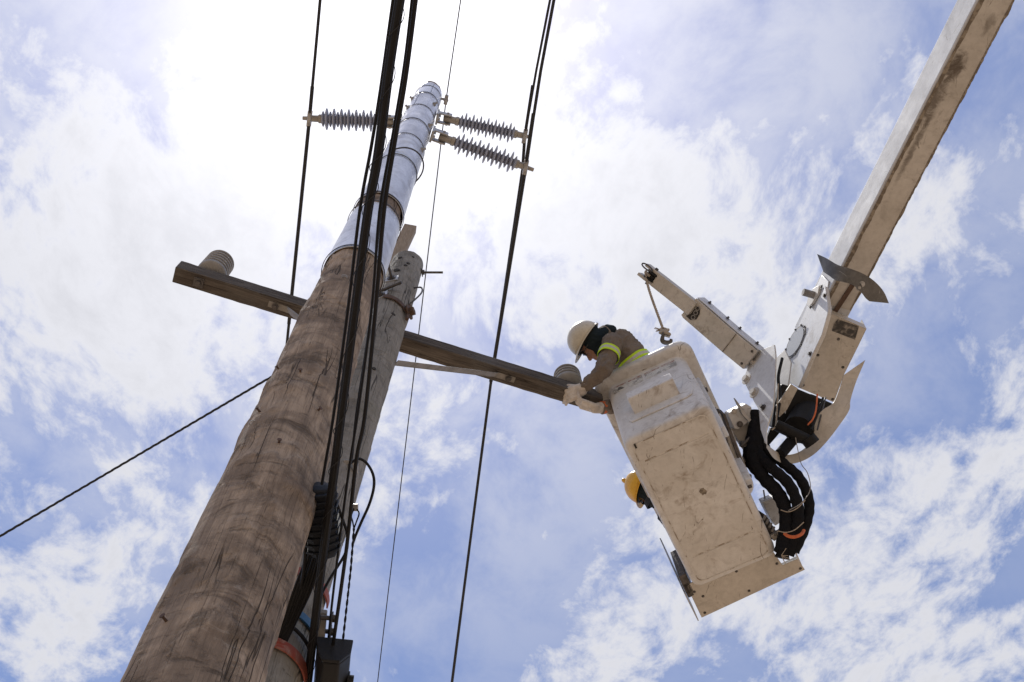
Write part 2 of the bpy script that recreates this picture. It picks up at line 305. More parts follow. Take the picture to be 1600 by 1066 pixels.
class MB:
    def __init__(s): s.v = []; s.f = []
    def add(s, vs, fs):
        k = len(s.v); s.v += [V(q) for q in vs]; s.f += [tuple(i + k for i in f) for f in fs]; return s
    def box(s, c, ax, ay, az):
        c = V(c); vs = [c + sx * ax + sy * ay + sz * az for sx in (-1, 1) for sy in (-1, 1) for sz in (-1, 1)]
        fs = [(0, 1, 3, 2), (4, 6, 7, 5), (0, 4, 5, 1), (2, 3, 7, 6), (0, 2, 6, 4), (1, 5, 7, 3)]
        if ax.cross(ay).dot(az) < 0: fs = [f[::-1] for f in fs]
        return s.add(vs, fs)
    def tube(s, pts, r, n=10, cap=True):
        P = [V(q) for q in pts]; rr = r if isinstance(r, (list, tuple)) else [r] * len(P)
        vs = []; fs = []; x = None
        for i, q in enumerate(P):
            d = (P[min(i + 1, len(P) - 1)] - P[max(i - 1, 0)])
            if d.length < 1e-9: d = V((0, 0, 1))
            d.normalize()
            if x is None: x, y, _ = basis(d)
            else:
                x = (x - d * x.dot(d))
                x = x.normalized() if x.length > 1e-6 else basis(d)[0]
                y = d.cross(x)
            for k in range(n):
                a = 2 * math.pi * k / n; vs.append(q + (x * math.cos(a) + y * math.sin(a)) * rr[i])
        for i in range(len(P) - 1):
            for k in range(n):
                k2 = (k + 1) % n; fs.append((i * n + k, i * n + k2, (i + 1) * n + k2, (i + 1) * n + k))
        if cap: fs.append(tuple(range(n))[::-1]); fs.append(tuple(range((len(P) - 1) * n, len(P) * n)))
        return s.add(vs, fs)
    def capsule(s, a, b, ra, rb, n=14, sx=1.0, sdir=None):
        """closed, round-ended tapered limb; sx widens it along sdir"""
        a = V(a); b = V(b); d = (b - a); L = d.length; d = d.normalized() if L > 1e-6 else V((0, 0, 1))
        pts = []; rs = []
        for k in range(5):
            t = math.pi / 2 * k / 4; pts.append(a - d * ra * math.cos(t)); rs.append(max(ra * math.sin(t), ra * .02))
        for k in range(5):
            t = math.pi / 2 * k / 4; pts.append(b + d * rb * math.sin(t)); rs.append(max(rb * math.cos(t), rb * .02))
        k0 = len(s.v); s.tube(pts, rs, n)
        if sdir is not None:
            sdir = V(sdir).normalized()
            for i in range(k0, len(s.v)):
                q = s.v[i]; tt = (q - a).dot(d); ax = a + d * tt; off = q - ax; s.v[i] = q + sdir * off.dot(sdir) * (sx - 1)
        return s
    def ellipsoid(s, c, ax, ay, az, nu=16, nv=10):
        c = V(c); vs = [c - az]; fs = []
        for j in range(1, nv):
            t = -math.pi / 2 + math.pi * j / nv
            for i in range(nu):
                a = 2 * math.pi * i / nu; vs.append(c + ax * (math.cos(a) * math.cos(t)) + ay * (math.sin(a) * math.cos(t)) + az * math.sin(t))
        vs.append(c + az); top = len(vs) - 1
        for i in range(nu):
            i2 = (i + 1) % nu; fs.append((0, 1 + i2, 1 + i)); fs.append((top, top - nu + i, top - nu + i2))
        for j in range(nv - 2):
            for i in range(nu):
                i2 = (i + 1) % nu; o = 1 + j * nu; fs.append((o + i, o + i2, o + nu + i2, o + nu + i))
        if ax.cross(ay).dot(az) < 0: fs = [f[::-1] for f in fs]
        return s.add(vs, fs)
    def lathe(s, c, ax, prof, n=24, cap=True):
        """prof: (radius, offset along ax)"""
        x, y, d = basis(V(ax)); c = V(c); vs = []; fs = []
        for (r, h) in prof:
            for k in range(n):
                a = 2 * math.pi * k / n; vs.append(c + d * h + (x * math.cos(a) + y * math.sin(a)) * max(r, 1e-4))
        for i in range(len(prof) - 1):
            for k in range(n):
                k2 = (k + 1) % n; fs.append((i * n + k, i * n + k2, (i + 1) * n + k2, (i + 1) * n + k))
        if cap: fs.append(tuple(range(n))[::-1]); fs.append(tuple(range((len(prof) - 1) * n, len(prof) * n)))
        return s.add(vs, fs)
    def prism(s, poly, th):
        P = [V(q) for q in poly]; n = len(P); nn = V((0, 0, 0))
        for i in range(n): nn += P[i].cross(P[(i + 1) % n])
        if nn.dot(th) > 0: P = P[::-1]
        vs = P + [q + th for q in P]
        fs = [tuple(range(n)), tuple(range(2 * n - 1, n - 1, -1))] + [(i, i + n, (i + 1) % n + n, (i + 1) % n) for i in range(n)]
        return s.add(vs, fs)
    def strip(s, A, B, th):
        """sheet ruled between two edges, of real thickness th (vector or list of vectors)"""
        n = len(A); T = th if isinstance(th, list) else [th] * n
        vs = []
        for i in range(n): vs += [V(A[i]), V(B[i]), V(B[i]) + T[i], V(A[i]) + T[i]]
        fs = []
        for i in range(n - 1):
            for k in range(4): k2 = (k + 1) % 4; fs.append((i * 4 + k, i * 4 + k2, i * 4 + 4 + k2, i * 4 + 4 + k))
        fs.append((3, 2, 1, 0)); e = (n - 1) * 4; fs.append((e, e + 1, e + 2, e + 3)); return s.add(vs, fs)
    def bolt(s, c, n, r=.012, h=.012, washer=True):
        n = V(n).normalized(); c = V(c)
        if washer: s.lathe(c, n, [(r * 1.7, 0), (r * 1.7, h * .25), (r * 1.1, h * .26)], 14)
        x, y, d = basis(n); vs = []
        for z in (0, h):
            for k in range(6): a = k * math.pi / 3; vs.append(c + d * z + (x * math.cos(a) + y * math.sin(a)) * r)
        s.add(vs, [tuple(range(6))[::-1], tuple(range(6, 12))] + [(k, (k + 1) % 6, (k + 1) % 6 + 6, k + 6) for k in range(6)])
        return s
    def mesh(s, name):
        me = bpy.data.meshes.new(name); me.from_pydata([tuple(q) for q in s.v], [], s.f)
        bm = bmesh.new(); bm.from_mesh(me); bmesh.ops.recalc_face_normals(bm, faces=bm.faces); bm.to_mesh(me); bm.free()
        return me
    def build(s, name, m, parent=None, bevel=0, angle=35, org=None):
        return link(name, s.mesh(name), m, parent, bevel, angle, org)

ORG = {}
def link(name, me, m, parent=None, bevel=0, angle=35, org=None):
    o = bpy.data.objects.new(name, me); COL.objects.link(o)
    if parent is not None:
        o.parent = parent; og = ORG[parent]
    else:
        og = V(org) if org is not None else sum((v.co for v in me.vertices), V((0, 0, 0))) / max(1, len(me.vertices))
        o.location = og
    ORG[o] = og
    me.transform(Matrix.Translation(-og))
    if m is not None: me.materials.append(m)
    me.polygons.foreach_set('use_smooth', [True] * len(me.polygons)); me.set_sharp_from_angle(angle=R_(angle))
    if bevel:
        b = o.modifiers.new('bevel', 'BEVEL'); b.width = bevel; b.segments = 2; b.limit_method = 'ANGLE'; b.angle_limit = R_(40); wn_ = o.modifiers.new('wn', 'WEIGHTED_NORMAL'); wn_.keep_sharp = True
    return o
def tag(o, label, cat, group=None, kind=None):
    o['label'] = label; o['category'] = cat
    if group: o['group'] = group
    if kind: o['kind'] = kind
    return o
def thing(name, loc, label, cat, group=None):
    o = bpy.data.objects.new(name, None); COL.objects.link(o); o.location = loc; o.empty_display_size = .1
    ORG[o] = V(loc); return tag(o, label, cat, group)
def remeshed(mb, name, voxel, it=4, wr=None):
    """one continuous skin grown over overlapping closed limbs"""
    me = mb.mesh(name); o = bpy.data.objects.new(name, me); COL.objects.link(o)
    r = o.modifiers.new('r', 'REMESH'); r.mode = 'VOXEL'; r.voxel_size = voxel
    s = o.modifiers.new('s', 'SMOOTH'); s.iterations = it; s.factor = .5
    dg = bpy.context.evaluated_depsgraph_get(); dg.update()
    out = bpy.data.meshes.new_from_object(o.evaluated_get(dg)); bpy.data.objects.remove(o); bpy.data.meshes.remove(me)
    if wr:
        amp, sc = wr; ns = [v.normal.copy() for v in out.vertices]
        for v, n in zip(out.vertices, ns):
            q = v.co * sc
            w = noise.noise(q + V((0, 0, noise.noise(q * .6) * 1.5))); w2 = 1 - abs(noise.noise(q * 1.3 + V((3, 1, 7)) + V((1, 1, 1)) * noise.noise(q * .8))) * 3.2
            v.co += n * (amp * (.6 * w + .5 * max(-.6, w2) - .2))
    return out

# ------------------------------------------------------------------ ground
gm = MB(); N = 24; sz = 600
gm.add([(-sz + 2 * sz * i / N, -sz + 2 * sz * j / N, 0) for j in range(N + 1) for i in range(N + 1)],
       [(j * (N + 1) + i, j * (N + 1) + i + 1, (j + 1) * (N + 1) + i + 1, (j + 1) * (N + 1) + i) for j in range(N) for i in range(N)])
go = gm.build('ground', MT['ground'], org=(0, 0, 0)); go['kind'] = 'structure'

# ------------------------------------------------------------------ tall pole
PX1 = [(0, -.80), (3.55, -.818), (6, -.832), (9, -.806), (12.8, -.775)]
def p1x(h):
    for (h0, x0), (h1, x1) in zip(PX1, PX1[1:]):
        if h <= h1: t = (h - h0) / (h1 - h0); return x0 + (x1 - x0) * t
    return PX1[-1][1]
def p1r(h): return .122 + (12.8 - h) * .0046
P1Y = 1.693
def p1(h, a, dr=0): r = p1r(h) + dr; return V((p1x(h) + r * math.cos(a), P1Y + r * math.sin(a), h))
def pole_shaft(h0, h1, cx, cy, rad, fine_, na, amp, seed, knots=(), fz=(3, 7.2), torn=.0):
    vs = []; fs = []
    HH = [h0]
    while HH[-1] < h1 - 1e-4: HH.append(min(h1, HH[-1] + (fine_ if fz[0] < HH[-1] < fz[1] else .06)))
    nh = len(HH) - 1
    for h in HH:
        for i in range(na):
            a = 2 * math.pi * i / na; r = rad(h); ca, sa = math.cos(a), math.sin(a)
            q = V((ca * 1.2, sa * 1.2, h))
            d = noise.fractal(V((ca * 1.5, sa * 1.5, h * .9)) + V((seed, 0, 0)), 1.0, 2.0, 5) * amp
            d += noise.noise(V((ca * 2.2, sa * 2.2, h * 5.5)) + V((seed, 5, 0))) * amp * .55
            ring = noise.noise(V((ca * .9, sa * .9, h * 7.0 + seed))) - .32
            if ring > 0: d -= ring * amp * 1.9
            gr = noise.noise(V((ca * 16, sa * 16, h * .8 + seed))); d -= max(0, gr - .25) * amp * 1.0
            if torn:
                u_ = h * 2.7 + .55 * noise.noise(V((ca * .9, sa * .9, h * .5 + seed))) + .16 * noise.noise(V((ca * 3.1, sa * 3.1, h * 2))); k_ = math.floor(u_); f_ = u_ - k_
                m_ = max(0, noise.noise(V((ca * 1.4 + k_ * 3.7, sa * 1.4, k_ * 1.9 + seed))) + .12); d += torn * 2.2 * min(1, m_ * 2.2) * (f_ ** 3 if f_ < .96 else (1 - f_) / .04)
                w_ = noise.fractal(V((ca * 1.3, sa * 1.3, h * 2.6)) + V((0, seed, 2)), .9, 2.1, 6); e_ = min(1, max(0, (w_ - .16) / .05)); d -= torn * e_ * e_ * (3 - 2 * e_)
            for (kh, ka, kr, kd) in knots:
                da = (a - ka + math.pi) % (2 * math.pi) - math.pi
                e = ((h - kh) / kr) ** 2 + (da * r / kr) ** 2
                if e < 4: d += kd * math.exp(-e)
            vs.append((cx(h) + (r + d) * ca, cy(h) + (r + d) * sa, h))
    for j in range(nh):
        for i in range(na):
            i2 = (i + 1) % na; fs.append((j * na + i, j * na + i2, (j + 1) * na + i2, (j + 1) * na + i))
    fs.append(tuple(range(na))[::-1]); fs.append(tuple(range(nh * na, (nh + 1) * na)))
    return MB().add(vs, fs)
T1 = thing('utility_pole', (p1x(0), P1Y, 0), 'tall brown timber pole with its upper half wrapped in shiny metal sheet', 'utility pole')
kn = [(random.uniform(2.6, 6.6), random.uniform(-2.6, -.2), random.uniform(.02, .05), random.uniform(.003, .008)) for _ in range(26)]
pole_shaft(-.6, 12.8, p1x, lambda h: P1Y, p1r, .0085, 120, .0055, 3.3, kn, (3.0, 6.8), .0045).build('shaft', MT['pole'], T1, angle=60)
def sheath(h0, h1, gap=.004, a0=0):
    vs = []; fs = []; na = 48; nh = max(3, int((h1 - h0) / .05))
    for j in range(nh + 1):
        h = h0 + (h1 - h0) * j / nh
        for i in range(na + 1):
            a = a0 + 2 * math.pi * i / na
            d = gap + .0030 * (i / na) + .0016 * noise.noise(V((math.cos(a) * 3, math.sin(a) * 3, h * 6))) + .001 * noise.noise(V((math.cos(a) * 7, math.sin(a) * 7, h * 19)))
            vs.append(p1(h, a, d + .006))
    for j in range(nh):
        for i in range(na): o = j * (na + 1) + i; fs.append((o, o + 1, o + na + 2, o + na + 1))
    o = MB().add(vs, fs).build('sheath', MT['sheath'], T1, angle=60)
    sd = o.modifiers.new('s', 'SOLIDIFY'); sd.thickness = .0016; return o
HS = [6.62, 7.60]; sheath(6.62, 7.55, .004, 2.0)
prev = 7.78
for k, h in enumerate([8.95, 9.75, 10.45, 11.2, 11.95, 12.62]):
    sheath(prev, h + .03, .004 + .0025 * (k % 2), 1.2 + k * .8); prev = h
def band(h, dr, w=.010, th=.004, a0=0, a1=2 * math.pi, m='band', tilt=0.0, nm='band'):
    n = 48; A = []; B = []
    for i in range(n + 1):
        a = a0 + (a1 - a0) * i / n; hh = h + tilt * math.sin(a)
        A.append(p1(hh, a, dr)); B.append(p1(hh + w, a, dr))
    T = [V((math.cos(a0 + (a1 - a0) * i / n), math.sin(a0 + (a1 - a0) * i / n), 0)) * th for i in range(n + 1)]
    MB().strip(A, B, T).build(nm, MT[m], T1)
for h in (6.62, 7.545, 7.79, 8.93, 9.73, 10.42, 11.15, 11.9, 12.40): band(h, .016, random.choice((.010, .014)), tilt=random.uniform(-.02, .02))
# hoop of loose strap standing off the stem
lp = [p1(9.05 + .06 * math.sin(t * 2), -1.9 + t * 2.9, .018 + .045 * math.sin(math.pi * t) ** 2) for t in [i / 24 for i in range(25)]]
MB().tube(lp, .006, 8).build('loose_strap', MT['band'], T1)
for h, a, s_ in ((11.9, -2.5, 1), (11.3, -2.4, 1), (10.6, -.3, 1), (9.6, -.25, 1), (11.6, -.5, 1)):
    b = MB(); n_ = V((math.cos(a), math.sin(a), 0)); b.box(p1(h, a, .016), n_ * .006, V((-n_.y, n_.x, 0)) * .02, V((0, 0, .03))); b.bolt(p1(h, a, .02), n_, .012, .03)
    b.build('clip', MT['galv'], T1, bevel=.002)

for k in range(9):
    h = random.uniform(3.4, 6.3); a = random.uniform(-2.3, -.7); n_ = V((math.cos(a), math.sin(a), 0)); t_ = V((-n_.y, n_.x, 0)); c = p1(h, a, .001)
    if k % 3: MB().tube([c - n_ * .02, c + n_ * .012], .004, 7).lathe(c + n_ * .012, n_, [(.008, 0), (.008, .002)], 10).build('nail', MT['rust'], T1)
    else: MB().tube(smooth_path([c - t_ * .012 - n_ * .01, c - t_ * .010 + n_ * .007, c + t_ * .010 + n_ * .007, c + t_ * .012 - n_ * .01], 4), .0022, 6).build('staple', MT['galv'], T1)

# ------------------------------------------------------------------ old sawn-off pole
A2 = V((-.89, 2.33, 5.0)); B2 = V((-.766, 2.36, 8.78))
def p2c(h): return A2 + (B2 - A2) * ((h - 5.0) / (B2.z - 5.0))
def p2r(h): return .122 + (8.78 - h) * .0062
def p2(h, a, dr=0): c = p2c(h); r = p2r(h) + dr; return V((c.x + r * math.cos(a), c.y + r * math.sin(a), h))
T2 = thing('utility_pole', (p2c(0).x, p2c(0).y, 0), 'shorter weathered grey pole, sawn off at the top, carrying the timber crossarm', 'utility pole')
pole_shaft(-.6, 8.78, lambda h: p2c(h).x, lambda h: p2c(h).y, p2r, .012, 96, .004, 11.7, (), (4.0, 8.8), .002).build('shaft', MT['oldpole'], T2, angle=60)
def toward(h, pxy):                 # angle round the old pole at which a sight line meets it
    r = ray(*pxy); c = p2c(h); best = min((abs((p2(h, a).x - CAM.x) * r.y - (p2(h, a).y - CAM.y) * r.x) + (0 if (p2(h, a) - c).dot(V((r.x, r.y, 0))) < 0 else 9), a) for a in [i * .01 for i in range(-320, 320)])
    return best[1]
def bored(h, a, rr):
    b = MB(); n_ = V((math.cos(a), math.sin(a), 0)); t_ = V((-n_.y, n_.x, 0))
    ring = [p2(h, a, .0) + t_ * (rr * math.cos(k * math.pi / 8)) + V((0, 0, 1)) * (rr * 1.15 * math.sin(k * math.pi / 8)) for k in range(16)]
    b.prism([q - n_ * .01 for q in ring], n_ * .0135); b.build('hole_shade', MT['hole'], T2)
for h, a, rr in ((8.30, -1.65, .022), (8.60, -1.75, .016), (8.48, -1.15, .014), (8.42, -1.25, .014), (7.45, -1.0, .015), (8.66, -1.0, .010), (6.6, -1.0, .012)): bored(h, a, rr)
def through_bolt(h, a, ln, plate=.045):
    n_ = V((math.cos(a), math.sin(a), 0)); t_ = V((-n_.y, n_.x, 0)); c = p2(h, a, .004); b = MB()
    b.box(c, n_ * .004, t_ * plate, V((0, 0, plate))); b.build('square_washer', MT['galv'], T2, bevel=.002)
    MB().tube([c - n_ * .02, c + n_ * ln], .010, 8).bolt(c + n_ * .006, n_, .018, .016).build('bolt', MT['darksteel'], T2)
through_bolt(8.10, -1.72, .16); through_bolt(7.78, -1.95, .13); 
MB().tube([p2(8.62, .05, -.03), p2(8.62, .05, .16)], .009, 8).bolt(p2(8.62, .05, .004), V((1, 0, 0)), .02, .02).build('bolt', MT['darksteel'], T2)
MB().tube([p2(7.88, -2.3, .02), p2(7.86, -1.15, .07)], .010, 8).build('bolt', MT['darksteel'], T2)
hp = smooth_path([p2(8.15, -.3, 0), p2(8.10, -.3, .06), p2(7.98, -.3, .075), p2(7.86, -.3, .03), p2(7.82, -.3, 0)], 6)
MB().tube(hp, .006, 8).build('wire_hook', MT['darksteel'], T2)
def band2(h, a0, a1, w, th, m, nm, tilt=0.0):
    n = 30; A = []; B = []; T = []
    for i in range(n + 1):
        a = a0 + (a1 - a0) * i / n; hh = h + tilt * (i / n)
        A.append(p2(hh, a, .008)); B.append(p2(hh + w, a, .008)); T.append(V((math.cos(a), math.sin(a), 0)) * th)
    return MB().strip(A, B, T).build(nm, MT[m], T2)
band2(7.70, -1.75, -.3, .05, .008, 'rust', 'rusty_strap', -.10)
b = MB(); c = p2(7.62, -.32, .02); b.tube([c - V((0, 0, .10)), c + V((0, 0, .14))], .012, 8); b.bolt(c + V((0, 0, .02)), V((1, -.3, 0)), .03, .04); b.build('clamp_bolt', MT['rust'], T2)
# straps and hardware low down on the old pole
band2(4.46, -2.4, .2, .035, .006, 'bluetape', 'blue_strap', .0)
band2(4.27, -2.8, .2, .045, .006, 'redtape', 'red_strap', .0)
band2(4.66, -2.2, .2, .04, .006, 'redtape', 'red_strap', .03)
MB().tube([p2(4.36 + .03 * math.sin(t * 3), -2.7 + t * 2.6, .02) for t in [i / 16 for i in range(17)]], .007, 8).build('thin_cable', MT['cable'], T2)

# timber standing behind the old pole's top
tA = at(598, 446, 7.45); tB = at(641, 357, 8.35); dd = (tB - tA).normalized(); tA = tA - dd * .6
x_, y_, _z = basis(dd, V((1, .2, 0)))
tw = MB().box((tA + tB) / 2, x_ * .036, y_ * .052, dd * ((tB - tA).length / 2)).build('timber_batten', MT['timber'], None, bevel=.004, org=tA)
tag(tw, 'square timber batten standing up behind the sawn-off pole top', 'timber')

# ------------------------------------------------------------------ crossarm
HA = 8.1
aL = ath(276, 424, HA); aR = ath(937, 628, HA); aD = (aR - aL).normalized(); aN = V((aD.y, -aD.x, 0)).normalized()
if aN.y > 0: aN = -aN
ANG = math.atan2(aD.y, aD.x); MT['armwood'] = armwood('weathered_crossarm', ANG)
hw, hh = .058, .070
TA = thing('crossarm', (aL + aR) / 2 - V((0, 0, hh)), 'weathered brown timber crossarm bolted across the grey pole', 'crossarm')
cr = MB(); L_ = (aR - aL).length; nseg = 60; vs = []; fs = []
sec = [(-1, -1), (1, -1), (1, 1), (-1, 1)]
for i in range(nseg + 1):
    c = aL + aD * (L_ * i / nseg)
    for k, (sx, sz_) in enumerate(sec):
        j = noise.noise(V((i * .6, k * 7, 1))) * .0022
        vs.append(c + aN * (sx * (hw + j)) + V((0, 0, sz_ * (hh + j))))
for i in range(nseg):
    for k in range(4): k2 = (k + 1) % 4; fs.append((i * 4 + k, i * 4 + k2, i * 4 + 4 + k2, i * 4 + 4 + k))
fs += [(0, 1, 2, 3), tuple(nseg * 4 + q for q in (3, 2, 1, 0))]
cr.add(vs, fs).build('beam', MT['armwood'], TA, bevel=.006)
dn = V((0, 0, -1))
def arm_pt(t, n=0, z=0): return aL + aD * (L_ * t) + aN * n + V((0, 0, z))
def plate_nut(t):
    MB().box(arm_pt(t, 0, -hh - .004), aD * .034, aN * .034, V((0, 0, .004))).build('square_washer', MT['darksteel'], TA, bevel=.002)
    MB().bolt(arm_pt(t, 0, -hh - .008), dn, .020, .022).build('nut', MT['darksteel'], TA)
plate_nut(.055); plate_nut(.955)
# two steel braces running from under the arm down to the pole
c2 = p2c(7.72)
def brace(t, px_side):
    e = arm_pt(t, 0, -hh - .010); e0 = arm_pt(t - .018 * (1 if t > .5 else -1) * -1, 0, -hh - .010)
    s_ = 1 if t > .5 else -1
    p0 = arm_pt(t + .024 * s_, .0, -hh - .006); p1_ = arm_pt(t - .016 * s_, .0, -hh - .010); q = p2(6.98, .15 if s_ > 0 else math.pi + .1, .004)
    pts = smooth_path([p0, p1_, p1_ + (q - p1_) * .10, p1_ + (q - p1_) * .5, q], 6)
    b = MB(); ww = []
    A = []; B = []
    for i, c in enumerate(pts):
        d = pts[min(i + 1, len(pts) - 1)] - pts[max(i - 1, 0)]; sd = d.cross(V((0, 0, 1))).normalized(); A.append(c - sd * .019); B.append(c + sd * .019)
    b.strip(A, B, V((0, 0, .009)))
    b.strip([q_ + V((0, 0, -.0)) for q_ in B], [q_ + V((0, 0, .028)) for q_ in B], (pts[1] - pts[0]).cross(V((0, 0, 1))).normalized() * .005)
    b.build('brace', MT['bracesteel'], TA, bevel=.002)
    MB().bolt(arm_pt(t + .008 * s_, 0, -hh - .012), dn, .014, .014).build('brace_bolt', MT['darksteel'], TA)
brace(.765, 0); brace(.235, 0)

def pin_insulator(t, label, nr=8):
    base = arm_pt(t, 0, hh); T = thing('pin_insulator', base, label, 'insulator', 'grey ribbed insulators on the crossarm')
    MB().lathe(base, V((0, 0, 1)), [(.035, 0), (.035, .035), (.060, .040), (.088, .050), (.100, .058), (.104, .066), (.104, .080), (.092, .090), (.07, .092)], 40).build('base_skirt', MT['porcelain'], T, angle=50)
    pr = [(.070, .090)]
    for k in range(nr):
        h = .094 + k * .046; r = .103 - .0006 * k
        pr += [(r - .042, h), (r - .040, h + .016), (r - .004, h + .020), (r, h + .024), (r, h + .030), (r - .004, h + .034), (r - .040, h + .042)]
    e = .094 + nr * .046
    pr += [(.072, e), (.055, e + .010), (.03, e + .014), (.001, e + .014)]
    MB().lathe(base, V((0, 0, 1)), pr, 40).build('ribbed_body', MT['porcelain'], T, angle=25)
    MB().tube([base - V((0, 0, .02)), base + V((0, 0, .05))], .014, 10).build('pin', MT['galv'], T)
pin_insulator(.066, 'grey ribbed insulator on the free end of the crossarm, far from the bucket', 5)
pin_insulator(.925, 'grey ribbed insulator on the crossarm end that the lineman grips', 3)

# ------------------------------------------------------------------ line-post insulators at the pole top
def line_post(tip, h, label, sheds=15):
    axis_pt = V((p1x(h), P1Y, h)); d = (tip - axis_pt); d.z = 0 if abs(d.z) < .02 else d.z; L = d.length; d = d.normalized()
    s0 = axis_pt + d * (p1r(h) + .02)
    T = thing('line_post_insulator', s0, label, 'insulator', 'line post insulators at the pole top')
    side = d.cross(V((0, 0, 1))).normalized(); up = side.cross(d)
    b = MB(); b.box(s0 + d * .012, d * .010, side * .055, up * .13)
    for s_ in (-1, 1): b.box(s0 + d * .085, d * .065, side * .010, up * .055) if False else b.box(s0 + d * .085 + side * (.045 * s_), d * .065, side * .007, up * .055)
    b.build('mounting_bracket', MT['galv'], T, bevel=.004)
    for z in (-.095, .095): MB().bolt(s0 + d * .022 + up * z, d, .016, .02).build('bolt', MT['galv'], T)
    MB().tube([s0 + d * .11 - side * .065, s0 + d * .11 + side * .065], .012, 8).build('pivot_pin', MT['galv'], T)
    e = L - p1r(h) - .02
    MB().lathe(s0, d, [(.030, .075), (.036, .085), (.036, .19), (.044, .195), (.044, .225)], 20).build('base_fitting', MT['fitting'], T)
    MB().lathe(s0, d, [(.036, .22), (.036, e - .14)], 20).build('core', MT['siliconecore'], T)
    n = sheds; sh = None
    for k in range(n):
        x = .25 + (e - .14 - .27) * k / (n - 1); R = .100 if k % 2 else .072
        if R == .088 or True:
            MB().lathe(s0 + d * x, d, [(.034, -.016), (.05, -.011), (R * .8, -.008), (R, -.003), (R, .003), (R * .8, .009), (.05, .012), (.034, .016)], 26).build('shed', MT['silicone'], T, angle=60)
    MB().lathe(s0, d, [(.042, e - .16), (.042, e - .12), (.032, e - .115), (.030, e - .04), (.020, e - .035), (.018, e + .03)], 18).build('end_fitting', MT['fitting'], T)
    return s0 + d * e, d, T
tipL, dL, TL_ = line_post(ath(478, 185, 11.0), 11.0, 'line post insulator reaching out alone on one side of the pole top')
tipU, dU, TU_ = line_post(ath(826, 214, 11.5), 11.5, 'upper of the two parallel line post insulators beside the metal-wrapped pole top')
tipW, dW_, TW_ = line_post(ath(829, 264, 10.75), 10.75, 'lower of the two parallel line post insulators beside the metal-wrapped pole top')
def clamp(T, c, d, wd):
    b = MB(); side = wd.normalized(); up = V((0, 0, 1)); b.box(c, d * .022, side * .075, up * .014); b.box(c + V((0, 0, -.028)), d * .018, side * .05, up * .012)
    b.build('clamp', MT['galv'], T, bevel=.006)
    for s_ in (-1, 1): MB().bolt(c + side * (.045 * s_) - V((0, 0, .04)), dn, .010, .016).build('clamp_bolt', MT['galv'], T)

# ------------------------------------------------------------------ wires
def ext(pts, a=9.0, b=9.0):
    P = [V(q) for q in pts]
    return [P[0] + (P[0] - P[1]).normalized() * a] + P + [P[-1] + (P[-1] - P[-2]).normalized() * b]
def wire(name, pts, r, m, label, cat, n=8, group=None, rad=None):
    o = MB().tube(pts, rad or r, n).build(name, m, None, org=pts[len(pts) // 2]); return tag(o, label, cat, group)
cl = tipL - dL * .035 - V((0, 0, .014))
wdL = (ath(447, 540, 11.0) - ath(500, 0, 11.0))
wp = [ath(501, -8, 10.97), cl, ath(455, 470, 10.9), ath(446, 560, 10.85)]
wire('conductor', ext(wp), .014, MT['wire'], 'conductor hung from the lone line post insulator, passing behind the crossarm', 'wire')
clamp(TL_, cl, dL, wdL)
rod = MB().tube([cl - wdL.normalized() * .9, cl - wdL.normalized() * .85, cl + wdL.normalized() * 1.6, cl + wdL.normalized() * 1.7], [.014, .019, .019, .014], 10)
ar = MB().tube([cl + (wp[0] - cl).normalized() * .30, cl, cl + (wp[2] - cl).normalized() * 2.05], .0175, 10).build('armour_rod', MT['wire'], TL_)
clW = tipW - dW_ * .05 - V((0, 0, .014)); clU = tipU - dU * .04 - V((0, 0, .014))
wire('conductor', ext([ath(867, -8, 10.72), ath(845, 110, 10.73), clW, ath(768, 590, 10.7), ath(706, 1066, 10.62)]), .0145, MT['wire'], 'conductor clamped to the lower of the paired line post insulators', 'wire')
wire('conductor', ext([ath(861, -8, 11.47), ath(838, 110, 11.48), clU, ath(817, 258, 11.47), ath(768, 590, 11.45), ath(707, 1066, 11.35)]), .012, MT['wire'], 'conductor clamped to the upper of the paired line post insulators', 'wire')
clamp(TW_, clW, dW_, wdL); clamp(TU_, clU, dU, wdL)
MB().tube([clW + (ath(860, 0, 10.73) - clW).normalized() * .5, clW, clW + (ath(768, 590, 10.7) - clW).normalized() * 2.2], .0185, 10).build('armour_rod', MT['wire'], TW_)
MB().tube([clU + (ath(853, 0, 11.5) - clU).normalized() * .5, clU, ath(817, 258, 11.47)], .016, 10).build('armour_rod', MT['wire'], TU_)
sw = ath(697, 156, 12.55)
wire('ground_wire', ext([ath(721, -8, 12.55), sw, ath(645, 600, 12.4), ath(590, 1066, 12.2)]), .0062, MT['wire'], 'thin bare ground wire strung from the very top of the tall pole', 'wire')
b = MB(); gd = (sw - V((p1x(12.55), P1Y, 12.55))).normalized(); b.tube([p1(12.55, math.atan2(gd.y, gd.x), 0), sw], .014, 8); b.box(sw, gd * .02, V((-gd.y, gd.x, 0)) * .05, V((0, 0, .03))); b.bolt(sw + V((0, 0, -.03)), dn, .016, .04)
b.build('ground_wire_clamp', MT['galv'], T1, bevel=.003)

